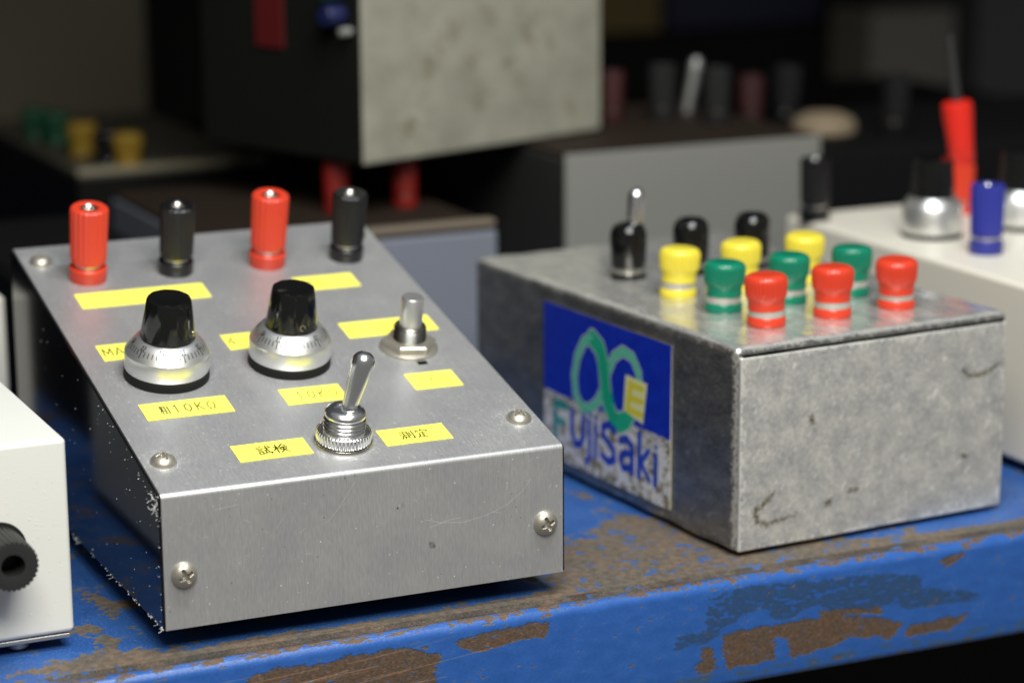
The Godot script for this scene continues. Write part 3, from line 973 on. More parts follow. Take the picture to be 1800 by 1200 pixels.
func potentiometer(box: Node3D, x: Transform3D) -> void:
	var p := part(box, "control_shaft", lathe([[2.9e-3, 4.2e-3], [2.9e-3, 14.2e-3], [2.6e-3, 14.6e-3], [0, 14.6e-3]], 40), M.satin, x, "bare metal potentiometer shaft without knob")
	var hex := MB.new()
	var rr := 0.0069
	for k in 6:
		var a0 := TAU * k / 6.0 + 0.2
		var a1 := TAU * (k + 1) / 6.0 + 0.2
		var am := (a0 + a1) * 0.5
		var c0 := Vector3(cos(a0), 0, sin(a0)) * rr
		var c1 := Vector3(cos(a1), 0, sin(a1)) * rr
		var n := Vector3(cos(am), 0, sin(am))
		var y0 := Vector3.UP * 0.0009
		var y1 := Vector3.UP * 0.0025
		var y2 := Vector3.UP * 0.0029
		hex.flat(c0 + y0, c1 + y0, c1 + y1, c0 + y1, n)
		var nb := (n + Vector3.UP * 1.4).normalized()
		hex.flat(c0 + y1, c1 + y1, c1 * 0.92 + y2, c0 * 0.92 + y2, nb)
		hex.flat(c0 * 0.92 + y2, c1 * 0.92 + y2, c1 * 0.3 + y2, c0 * 0.3 + y2, Vector3.UP)
	part(p, "hex_nut", hex.mesh(), M.screw)
	part(p, "washer", lathe([[0, 0], [7.6e-3, 0], [7.6e-3, 0.7e-3], [7.3e-3, 0.9e-3], [0, 0.9e-3]], 48), M.screw)
	var pr := [[4.0e-3, 2.8e-3]]
	for k in 5:
		pr.append([4.2e-3, (2.9 + k * 0.7) * 1e-3])
		pr.append([3.75e-3, (3.25 + k * 0.7) * 1e-3])
	pr.append_array([[4.1e-3, 6.4e-3], [3.8e-3, 6.8e-3], [2.0e-3, 6.8e-3]])
	part(p, "threaded_collar", lathe(pr, 40), paint(lin(0.36, 0.35, 0.32), 0.3, 1.0))

func toggle(box: Node3D, x: Transform3D) -> void:
	var lever := []
	for q in [[1.75, 6.0], [1.8, 8.6], [2.05, 11.0], [2.5, 16.0], [2.78, 19.5], [2.82, 20.6], [2.65, 21.7], [2.15, 22.6], [1.35, 23.15], [0.5, 23.35], [0, 23.38]]:
		lever.append([q[0] * 1e-3, (q[1] - 5.0) * 1e-3])
	var tilt := Transform3D(Basis(Vector3.BACK, -0.245) * Basis(Vector3.RIGHT, -0.03), Vector3(0, 0.0052, 0))
	var p := part(box, "toggle_lever", lathe(lever, 48), M.chrome, x * tilt, "chrome toggle switch lever tilted to the right")
	var inv := tilt.affine_inverse()
	var pr := [[4.6e-3, 3.0e-3]]
	for k in 4:
		pr.append([5.0e-3, (3.2 + k * 0.95) * 1e-3])
		pr.append([5.15e-3, (3.45 + k * 0.95) * 1e-3])
		pr.append([5.0e-3, (3.7 + k * 0.95) * 1e-3])
		pr.append([4.55e-3, (4.0 + k * 0.95) * 1e-3])
	pr.append_array([[4.95e-3, 7.3e-3], [5.1e-3, 7.7e-3], [4.95e-3, 8.3e-3], [4.3e-3, 8.9e-3], [3.3e-3, 9.3e-3], [2.7e-3, 9.25e-3], [2.5e-3, 8.6e-3], [1.2e-3, 8.2e-3]])
	part(p, "threaded_bushing", lathe(pr, 64, 0, 0.6), M.chrome, inv)
	part(p, "knurled_nut", lathe([[0, 0.9e-3], [6.4e-3, 0.9e-3], [6.6e-3, 1.1e-3, 0.02], [6.75e-3, 1.3e-3, 0.075], [6.75e-3, 3.2e-3, 0.075], [6.55e-3, 3.5e-3, 0.03], [6.1e-3, 3.75e-3], [4.6e-3, 3.8e-3]], 320, 44, 0.8), M.chrome, inv)
	part(p, "washer", lathe([[0, 0], [7.1e-3, 0], [7.1e-3, 0.5e-3], [6.9e-3, 0.75e-3], [0, 0.75e-3]], 56), M.nickel, inv)

# ------------------------------------------------------------------ cast aluminium box
const CAST := Vector3(0.0876, 0.0539, 0.1394)

func cast_images(w: int, h: int, wmm: float, seed_: int, front: bool, bright: float, tall := 1.0) -> Dictionary:
	var n1 := noise(0.12, seed_, 4)
	var n2 := noise(0.5, seed_ + 1, 3)
	var n3 := noise(0.9, seed_ + 2, 3)
	var n4 := noise(0.35, seed_ + 3, 2)
	var col := PackedByteArray()
	col.resize(w * h * 3)
	var rough := PackedByteArray()
	rough.resize(w * h)
	var high := PackedByteArray()
	high.resize(w * h * 3)
	var mm := wmm / w
	for y in h:
		for x in w:
			var p := Vector2(x * mm, y * mm)
			var a := n1.get_noise_2dv(p)
			var b := n2.get_noise_2dv(p)
			var diag := 0.62 * n4.get_noise_2d(p.x * 0.75 + p.y * 0.45, (p.y - p.x) * 0.3) + 0.4 * n4.get_noise_2d(p.x * 2.2 + p.y * 1.3, (p.y - p.x) * 0.8)
			var f := n3.get_noise_2dv(p)
			var i := y * w + x
			var v := bright + 24.0 * a + 14.0 * b + 7.0 * f
			var warm := 4.0 + 5.0 * a
			if diag > 0.3:
				v += 34.0 * smoothstep(0.3, 0.6, diag)
			if f < -0.5:
				v -= 14.0
			# ragged bright band along the edges: wear, with the edge highlight painted in
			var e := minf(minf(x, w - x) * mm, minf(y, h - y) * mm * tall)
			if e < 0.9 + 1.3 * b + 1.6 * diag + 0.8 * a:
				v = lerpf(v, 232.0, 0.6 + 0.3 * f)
			col[i * 3] = clampi(int(v + warm * 0.3), 0, 255)
			col[i * 3 + 1] = clampi(int(v), 0, 255)
			col[i * 3 + 2] = clampi(int(v - warm), 0, 255)
			rough[i] = clampi(int((118 if front else 105) + 25 * b - 20 * diag), 0, 255)
			var hh := clampi(int(128 + 50 * b + 30 * f + 30 * diag), 0, 255)
			high[i * 3] = hh; high[i * 3 + 1] = hh; high[i * 3 + 2] = hh
	var im := rgb_image(w, h, col)
	if front:
		# brown grease marks and rubbed bright spots
		var g := func(q: Array) -> Vector2: return Vector2(q[0] / mm, q[1] / mm)
		for path in [[[5.5, 40.5], [5.0, 42.5], [6.0, 44.6], [9.0, 45.6], [13.0, 45.2], [18.5, 44.0]], [[6.0, 41.5], [8.5, 39.0], [11, 37.2]], [[72.5, 11.5], [74.5, 13.6], [78.5, 13.9], [82.0, 13.0], [85.5, 11.2]], [[22.5, 18.0], [22.8, 20.0]], [[27.5, 43.5], [29.5, 41.8]], [[35.0, 40.5], [38, 40.2]], [[73.0, 36.0], [75, 36.4]]]:
			for m in path.size() - 1:
				for k in 70:
					var c: Vector2 = (g.call(path[m]) as Vector2).lerp(g.call(path[m + 1]), rng.randf()) + Vector2(rng.randfn(0, 5.0), rng.randfn(0, 5.0))
					dot(im, c, rng.randf_range(1.0, 4.0), Color8(66, 56, 34), rng.randf_range(0.08, 0.32))
		for k in 150:
			var c := Vector2(rng.randf() * w, rng.randf() * h)
			var d := Vector2(rng.randf_range(2, 8), -rng.randf_range(3, 16))
			stroke(im, [c, c + d], rng.randf_range(0.8, 2.6), Color8(240, 240, 238), rng.randf_range(0.1, 0.6))
		for k in 300:
			dot(im, Vector2(rng.randf() * w, rng.randf() * h), rng.randf_range(0.6, 2.6), Color8(228, 228, 226), rng.randf_range(0.1, 0.5))
	else:
		for k in 120:
			var c := Vector2(rng.randf() * w, rng.randf() * h)
			stroke(im, [c, c + Vector2(rng.randf_range(-20, 20), rng.randf_range(-9, 9))], 0.9, Color8(206, 206, 206), rng.randf_range(0.08, 0.3))
	for k in 60:
		dot(im, Vector2(rng.randf() * w, rng.randf() * h), rng.randf_range(0.8, 3.0), Color8(78, 74, 64), rng.randf_range(0.08, 0.4))
	var nm := rgb_image(w, h, high)
	nm.convert(Image.FORMAT_RGBA8)
	nm.bump_map_to_normal_map(3.0)
	return {"color": im, "rough": Image.create_from_data(w, h, false, Image.FORMAT_L8, rough), "normal": nm}

func sticker_image() -> Image:
	# 67.4 mm wide and 45 mm tall as printed; the strip that carried the name has torn unevenly
	var w := 674
	var h := 450
	var n := noise(0.02, 61, 4)
	var n2 := noise(0.09, 62, 3)
	var col := PackedByteArray()
	col.resize(w * h * 3)
	for y in h:
		for x in w:
			var i := (y * w + x) * 3
			var a := n.get_noise_2d(x, y)
			var b := n2.get_noise_2d(x, y)
			var c: Vector3
			if y < 257 + 4.0 * b:
				c = Vector3(14, 46, 176) + Vector3(6, 8, 14) * a + Vector3(5, 5, 6) * b
			else:
				c = Vector3(212, 212, 214) + Vector3(10, 10, 8) * b
				var dirt := smoothstep(0.02, 0.3, a * 0.9 + b * 0.35 + 0.22 * smoothstep(380.0, 450.0, y) - 0.06)
				c = c.lerp(Vector3(142, 130, 98), dirt * 0.9)
				if b + a * 0.5 > 0.42 or (y < 285 and b > 0.12):
					c = c.lerp(Vector3(58, 48, 34), 0.75)
			col[i] = clampi(int(c.x), 0, 255); col[i + 1] = clampi(int(c.y), 0, 255); col[i + 2] = clampi(int(c.z), 0, 255)
	var im := rgb_image(w, h, col)
	# the looped sign: pale outline, green body
	var stem := [Vector2(272, 60), Vector2(310, 78), Vector2(330, 120), Vector2(340, 175), Vector2(352, 225), Vector2(385, 262), Vector2(420, 268), Vector2(452, 250)]
	var left := [Vector2(345, 150), Vector2(325, 100), Vector2(300, 66), Vector2(265, 56), Vector2(225, 76), Vector2(190, 125), Vector2(172, 185), Vector2(180, 238), Vector2(215, 268), Vector2(258, 262), Vector2(300, 232), Vector2(330, 190), Vector2(352, 140), Vector2(385, 88), Vector2(430, 62), Vector2(480, 70), Vector2(512, 105), Vector2(520, 150)]
	var tail := [Vector2(500, 200), Vector2(478, 238), Vector2(446, 262), Vector2(405, 262)]
	for pass_ in 2:
		var c := Color8(196, 206, 200) if pass_ == 0 else Color8(30, 172, 132)
		var k := 9.0 if pass_ == 0 else 0.0
		stroke(im, left, 24.0 + k, c)
		stroke(im, tail, 24.0 + k, c)
		stroke(im, stem, 52.0 + k, c)
	stroke(im, left.slice(3), 13.0, Color8(120, 204, 178), 0.85)
	stroke(im, [Vector2(322, 104), Vector2(345, 190), Vector2(372, 250)], 50.0, Color8(24, 166, 126))
	# yellow E on a pale block
	var block := PackedVector2Array([Vector2(446, 124), Vector2(556, 128), Vector2(536, 244), Vector2(436, 226)])
	for y in range(120, 248):
		for x in range(432, 560):
			if Geometry2D.is_point_in_polygon(Vector2(x, y), block):
				im.set_pixel(x, y, Color8(226, 226, 168))
	stroke(im, [Vector2(474, 146), Vector2(458, 218)], 22.0, Color8(220, 208, 52))
	for y in [148, 184, 220]:
		stroke(im, [Vector2(466, y), Vector2(532, y)], 17.0, Color8(220, 208, 52))
	# Fujisaki, the first letter greener, worn; letters as strokes
	var ink := Color8(26, 56, 178)
	var grn := Color8(24, 138, 140)
	var W := 23.0
	stroke(im, [Vector2(66, 282), Vector2(62, 390)], W, grn, 0.95)
	stroke(im, [Vector2(66, 284), Vector2(130, 286)], W, grn, 0.95)
	stroke(im, [Vector2(66, 334), Vector2(112, 336)], W, grn, 0.7)
	stroke(im, [Vector2(160, 290), Vector2(158, 350), Vector2(176, 382), Vector2(204, 378), Vector2(222, 348), Vector2(224, 292)], W, ink, 0.9)
	stroke(im, [Vector2(256, 300), Vector2(256, 400), Vector2(238, 424)], W - 3, ink, 0.9)
	stroke(im, [Vector2(290, 304), Vector2(288, 392)], W - 3, ink, 0.9)
	dot(im, Vector2(257, 280), 9.0, ink, 0.8)
	dot(im, Vector2(291, 282), 9.0, ink, 0.8)
	stroke(im, [Vector2(392, 296), Vector2(360, 284), Vector2(328, 298), Vector2(330, 322), Vector2(384, 350), Vector2(388, 378), Vector2(358, 392), Vector2(324, 380)], W, ink, 0.92)
	stroke(im, [Vector2(420, 316), Vector2(452, 304), Vector2(480, 318), Vector2(482, 392)], W, ink, 0.92)
	stroke(im, [Vector2(482, 342), Vector2(440, 346), Vector2(420, 368), Vector2(436, 390), Vector2(480, 380)], W - 2, ink, 0.92)
	stroke(im, [Vector2(520, 276), Vector2(518, 392)], W, ink, 0.85)
	stroke(im, [Vector2(566, 312), Vector2(526, 352), Vector2(570, 392)], W - 3, ink, 0.85)
	stroke(im, [Vector2(602, 318), Vector2(600, 396)], W, ink, 0.85)
	dot(im, Vector2(603, 292), 9.0, ink, 0.7)
	# grime over the print
	for k in 420:
		var c := Vector2(rng.randf() * w, rng.randf_range(252, 450))
		if n.get_noise_2dv(c * 1.6) > 0.05:
			dot(im, c, rng.randf_range(1.0, 4.5), Color8(96, 84, 56), rng.randf_range(0.15, 0.6))
	return im

# short post with a ribbed round-shouldered cap
func short_post(box: Node3D, x: Transform3D, mat: Material, tilt: Vector2, label: String, ring_mat: Material = null) -> void:
	var mm := 0.001
	var base := cached("short_base", func() -> Mesh: return lathe([[0, 0], [4.9 * mm, 0], [5.1 * mm, 0.3 * mm], [5.05 * mm, 2.3 * mm], [4.8 * mm, 2.6 * mm], [0, 2.6 * mm]], 40))
	var ring := cached("short_ring", func() -> Mesh: return lathe([[4.5 * mm, 2.5 * mm], [4.7 * mm, 2.7 * mm], [4.7 * mm, 4.4 * mm], [0, 4.5 * mm]], 40))
	var cap := cached("short_cap", func() -> Mesh: return lathe([[0, 4.3 * mm], [4.6 * mm, 4.3 * mm], [4.85 * mm, 4.5 * mm], [4.75 * mm, 5.6 * mm], [4.9 * mm, 7.0 * mm], [5.3 * mm, 7.8 * mm, 0.04], [5.45 * mm, 8.3 * mm, 0.055], [5.7 * mm, 11.4 * mm, 0.055], [5.65 * mm, 12.2 * mm, 0.03], [5.35 * mm, 13.0 * mm, 0.0], [4.7 * mm, 13.5 * mm], [3.6 * mm, 13.75 * mm], [2.4 * mm, 13.7 * mm], [0, 13.6 * mm]], 216, 32, 0.7))
	var t := Transform3D(Basis(Vector3.RIGHT, tilt.y) * Basis(Vector3.BACK, tilt.x), Vector3.ZERO)
	var p := part(box, "terminal_post", cap, mat, x * t, label)
	part(p, "base", base, mat, t.affine_inverse())
	part(p, "metal_ring", ring, ring_mat if ring_mat else M.pale_ring, t.affine_inverse())

func black_post(box: Node3D, x: Transform3D, pin: bool) -> void:
	var mm := 0.001
	var cap := cached("black_cap", func() -> Mesh: return lathe([[0, 3.4 * mm], [4.8 * mm, 3.4 * mm], [5.0 * mm, 3.7 * mm], [5.3 * mm, 11.0 * mm], [5.1 * mm, 13.6 * mm], [4.4 * mm, 15.2 * mm], [3.2 * mm, 16.0 * mm], [1.8 * mm, 16.2 * mm], [0, 16.2 * mm]], 56))
	var p := part(box, "terminal_post", cap, M.gloss_black, x, "black round-topped terminal post")
	part(p, "base", cached("black_base", func() -> Mesh: return lathe([[0, 0], [5.0 * mm, 0], [5.2 * mm, 0.3 * mm], [5.1 * mm, 1.5 * mm], [0, 1.6 * mm]], 40)), M.gloss_black)
	part(p, "metal_ring", cached("black_ring", func() -> Mesh: return lathe([[4.5 * mm, 1.5 * mm], [4.6 * mm, 1.8 * mm], [4.6 * mm, 3.3 * mm], [0, 3.5 * mm]], 40)), M.nickel)
	if pin:
		part(p, "metal_pin", lathe([[2.4 * mm, -1.0 * mm], [2.4 * mm, 8.2 * mm], [2.15 * mm, 9.5 * mm], [1.35 * mm, 10.4 * mm], [0, 10.7 * mm]], 36), M.chrome, Transform3D(Basis(Vector3.BACK, -0.04), Vector3(3.0 * mm, 15.0 * mm, -1.2 * mm)), "bright metal pin standing up from the post")

func build_cast_box() -> void:
	var box := thing("cast_terminal_box", "scuffed grey cast aluminium box with coloured terminal posts and a blue sticker on its side", "instrument box", Vector3(0.0561, 0, -0.6042), 0.5032)
	var nz := noise(0.05, 51, 2)
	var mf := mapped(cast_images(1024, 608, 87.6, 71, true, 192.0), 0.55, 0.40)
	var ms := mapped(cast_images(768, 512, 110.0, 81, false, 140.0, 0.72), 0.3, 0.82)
	var rest := MB.new()
	var c := Vector3(CAST.x / 2, 0.001 + CAST.y / 2, -CAST.z / 2)
	for face in [0, 1, 3, 4, 5]:
		rbox_into(rest, CAST, 0.0022, c, 40, nz, 0.0004, face)
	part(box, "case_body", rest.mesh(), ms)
	var lid := MB.new()
	rbox_into(lid, CAST, 0.0022, c, 60, nz, 0.0004, 2)
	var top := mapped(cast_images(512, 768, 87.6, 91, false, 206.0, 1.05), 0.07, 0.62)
	top.roughness = 0.55
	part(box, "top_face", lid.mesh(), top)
	var mb := MB.new()
	rbox_into(mb, Vector3(CAST.x - 0.0022, CAST.y - 0.0030, 0.0016), 0.0005, Vector3(CAST.x / 2, 0.0014 + (CAST.y - 0.0030) / 2, 0.0), 36, nz, 0.0002)
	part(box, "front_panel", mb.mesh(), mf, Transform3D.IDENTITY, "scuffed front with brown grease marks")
	part(box, "joint", rbox(Vector3(CAST.x - 0.004, 0.0006, 0.0012), 0.0002, Vector3(CAST.x / 2, 0.0014 + CAST.y - 0.0028, 0.0)), M.hole)
	var yt := 0.001 + CAST.y - 0.0001
	var rows := [[18.8, M.red, "red terminal post"], [39.0, M.green, "green terminal post"], [61.5, M.yellow, "yellow terminal post"]]
	var tilts := [[0.03, 0.0], [0.0, -0.01], [0.06, 0.0], [-0.02, 0.01], [0.01, 0.02], [-0.03, 0.0], [-0.035, 0.02], [0.05, 0.0], [0.06, 0.03]]
	var n := 0
	for row in rows:
		for k in 3:
			short_post(box, at((22.2 + 21.1 * k) / 1000.0, yt, -row[0] / 1000.0, 0.4 * k), row[1], Vector2(tilts[n][0], tilts[n][1]), row[2])
			n += 1
	for k in 3:
		black_post(box, at((23.6 + 19.8 * k) / 1000.0, yt, -(90.0 - 2.2 * k) / 1000.0), k == 0)
	# sticker on the left side
	var sb := MB.new()
	var x := -0.00042
	sb.quad(Vector3(x, 0.005, -0.0296), Vector3(x, 0.005, -0.0967), Vector3(x, 0.0498, -0.0967), Vector3(x, 0.0498, -0.0292), Vector3.LEFT, Vector3.LEFT, Vector3.LEFT, Vector3.LEFT, Vector2(1, 1), Vector2(0, 1), Vector2(0, 0), Vector2(1, 0))
	var sm := paint(Color.WHITE, 0.4)
	sm.albedo_texture = tex(sticker_image())
	var plate := part(box, "sticker", sb.mesh(), sm, Transform3D.IDENTITY, "blue and white sticker with green loop sign and the name Fujisaki")
	var edge := MB.new()
	rbox_into(edge, Vector3(0.0003, 0.0446, 0.0670), 0.0001, Vector3(-0.00026, 0.0274, -0.06295), 1)
	part(plate, "sticker_backing", edge.mesh(), paint(lin(0.6, 0.58, 0.5), 0.7))

# ------------------------------------------------------------------ white boxes
func build_white_box_near() -> void:
	var o := on_shelf(-0.1006, 0.0228)
	var box := thing("white_case", "white painted case with a black fluted post at the left edge", "instrument box", o, SHELF_YAW)
	var nz := noise(0.3, 101, 2)
	var b := MB.new()
	rbox_into(b, Vector3(0.13, 0.0462, 0.115), 0.0013, Vector3(-0.065, 0.0041 + 0.0231, -0.0575), 2)
	part(box, "case_shell", b.mesh(), white_worn())
	part(box, "base_plate", rbox(Vector3(0.1285, 0.0011, 0.1135), 0.0003, Vector3(-0.0652, 0.0034, -0.0572)), paint(lin(0.42, 0.42, 0.41), 0.35, 0.8))
	for q in [[-0.012, -0.006], [-0.118, -0.006], [-0.012, -0.108], [-0.118, -0.108]]:
		part(box, "base_screw", cached("base_screw", func() -> Mesh: return lathe([[0, 0], [0.0016, 0], [0.0026, 0.0008], [0.0028, 0.003], [0, 0.003]], 24)), M.screw, at(q[0], 0, q[1]))
	var x := Transform3D(Basis(Vector3.RIGHT, PI / 2), Vector3(-0.0166, 0.0262, 0.0))
	var post := part(box, "fluted_post", lathe([[0, 0.0], [5.5e-3, 0.0], [5.6e-3, 0.5e-3], [5.6e-3, 2.0e-3, 0.09], [5.9e-3, 13.4e-3, 0.09], [5.7e-3, 13.9e-3, 0.06], [4.2e-3, 14.0e-3], [2.7e-3, 13.9e-3], [2.6e-3, 13.0e-3], [2.5e-3, 6.0e-3], [0, 6.0e-3]], 240, 30, 0.85), paint(lin(0.02, 0.02, 0.02), 0.5), x, "black fluted plastic post sticking out of the front")
	part(post, "collar", lathe([[0, 0], [6.4e-3, 0], [6.4e-3, 0.7e-3], [0, 0.8e-3]], 40), M.matt_black)

func white_worn(base := Color8(225, 225, 219)) -> StandardMaterial3D:
	var m := M.white.duplicate() as StandardMaterial3D
	# paint bumps: sparse runs and grit under the coat
	var f := noise(0.035, 111, 2, FastNoiseLite.TYPE_CELLULAR)
	var im := Image.create(512, 512, false, Image.FORMAT_RGBA8)
	im.fill(Color(0.3, 0.3, 0.3))
	for k in 420:
		dot(im, Vector2(rng.randf() * 512, rng.randf() * 512), rng.randf_range(1.0, 3.0), Color(0.8, 0.8, 0.8), rng.randf_range(0.15, 0.8))
	for y in 512:
		for x in 512:
			var c := im.get_pixel(x, y)
			var v := c.r + 0.05 * f.get_noise_2d(x, y)
			im.set_pixel(x, y, Color(v, v, v))
	im.bump_map_to_normal_map(3.0)
	normal_map(m, tex(im), 0.28, 20.0)
	var al := Image.create(512, 512, false, Image.FORMAT_RGB8)
	al.fill(base)
	for k in 70:
		dot(al, Vector2(rng.randf() * 512, rng.randf() * 512), rng.randf_range(0.5, 1.3), Color8(150, 146, 136), rng.randf_range(0.15, 0.6))
	for k in 26:
		var p := Vector2(rng.randf() * 512, rng.randf() * 512)
		stroke(al, [p, p + Vector2(rng.randf_range(-14, 14), rng.randf_range(-14, 14))], 0.8, Color8(176, 172, 162), rng.randf_range(0.15, 0.5))
	m.albedo_color = Color.WHITE
	m.albedo_texture = tex(al)
	return m

func build_white_box_right() -> void:
	var o := on_shelf(0.181, 0.03)
	var box := thing("white_dial_case", "off-white case behind the cast box with silver dials, a blue post and a red plug", "instrument box", o, SHELF_YAW)
	var H := 0.0545
	part(box, "case_shell", rbox(Vector3(0.12, H - 0.003, 0.148), 0.0015, Vector3(0.06, 0.003 + (H - 0.003) / 2, -0.074)), white_worn(Color8(228, 222, 208)))
	for q in [[0.012, -0.012], [0.108, -0.012], [0.012, -0.136], [0.108, -0.136]]:
		part(box, "rubber_foot", cached("low_foot", func() -> Mesh: return lathe([[0, 0], [0.005, 0], [0.0052, 0.0031], [0, 0.0031]], 24)), M.rubber, at(q[0], 0, q[1]))
	var put := func(s: float, t: float) -> Transform3D: return at(s - 0.181, H, -(t - 0.03))
	var sc := dial_scale()
	for q in [[0.2015, 0.1245], [0.2345, 0.1245]]:
		var d := part(box, "dial_knob", cached("tall_dial_cap", func() -> Mesh: return lathe([[0, 0.0125], [0.0068, 0.0125], [0.0068, 0.013, 0.04], [0.0061, 0.0238, 0.04], [0.0056, 0.0243, 0.02], [0, 0.0243]], 100, 10, 0.85)), M.gloss_black, put.call(q[0], q[1]))
		part(d, "base_disc", cached("tall_dial_base", func() -> Mesh: return lathe([[0, 0], [0.0094, 0], [0.0094, 0.0014], [0, 0.0015]], 64)), M.matt_black)
		part(d, "skirt", cached("tall_dial_skirt", func() -> Mesh: return lathe([[0.0085, 0.0014], [0.0092, 0.0017], [0.0093, 0.0022], [0.0093, 0.0096], [0.0091, 0.0100]], 80)), M.satin)
		part(d, "graduated_ring", cached("tall_dial_ring", func() -> Mesh: return lathe([[0.0091, 0.01], [0.0083, 0.0115], [0.0074, 0.0125], [0.006, 0.0126]], 80)), sc)
	tall_post(box, put.call(0.1998, 0.0935), M.blue, 1.02, "blue fluted binding post")
	tall_post(box, put.call(0.1842, 0.1655), M.black_plastic, 0.98, "black fluted binding post at the back corner")
	tall_post(box, put.call(0.2333, 0.1545), M.red, 0.8, "red fluted binding post with a plug in it")
	# banana plug standing in the red post, its cable going up and out of sight
	var plug := thing("banana_plug", "red plug leaning in the red post of the off-white case", "plug", on_shelf(0.2333, 0.1545, H + 0.0166), SHELF_YAW)
	plug.basis = Basis(Vector3.UP, SHELF_YAW) * Basis(Vector3.BACK, 0.12) * Basis(Vector3.RIGHT, -0.05)
	part(plug, "sleeve", lathe([[0, 0], [3.4e-3, 0], [4.0e-3, 1.0e-3], [4.2e-3, 8.0e-3], [4.9e-3, 16.0e-3], [4.9e-3, 19.5e-3], [3.6e-3, 20.4e-3], [0, 20.4e-3]], 40), paint(lin(0.72, 0.02, 0.01), 0.4))
	var tube := MB.new()
	lathe_into(tube, [[1.7e-3, 20.2e-3], [1.5e-3, 30e-3], [1.3e-3, 42e-3], [0, 42.2e-3]], 16)
	part(plug, "cable_end", tube.mesh(), paint(lin(0.02, 0.02, 0.02), 0.5))

# ------------------------------------------------------------------ things behind, out of focus
func plain_case(called: String, label: String, s0: float, s1: float, t0: float, t1: float, y0: float, y1: float, shell: Material, top: Material = null, extra_yaw := 0.0) -> Node3D:
	var o := thing(called, label, "instrument box", on_shelf(s0, t0, y0), SHELF_YAW + extra_yaw)
	var w := s1 - s0
	var d := t1 - t0
	var h := y1 - y0
	if top == null:
		part(o, "case_shell", rbox(Vector3(w, h - 0.0012, d), 0.0012, Vector3(w / 2, (h - 0.0012) / 2, -d / 2)), shell)
		part(o, "cover_plate", rbox(Vector3(w - 0.003, 0.0016, d - 0.003), 0.0004, Vector3(w / 2, h - 0.0008, -d / 2)), shell)
	else:
		part(o, "case_shell", rbox(Vector3(w, h - 0.002, d), 0.0012, Vector3(w / 2, (h - 0.002) / 2, -d / 2)), shell)
		part(o, "top_panel", rbox(Vector3(w - 0.001, 0.0022, d - 0.001), 0.0006, Vector3(w / 2, h - 0.0011, -d / 2)), top)
	return o

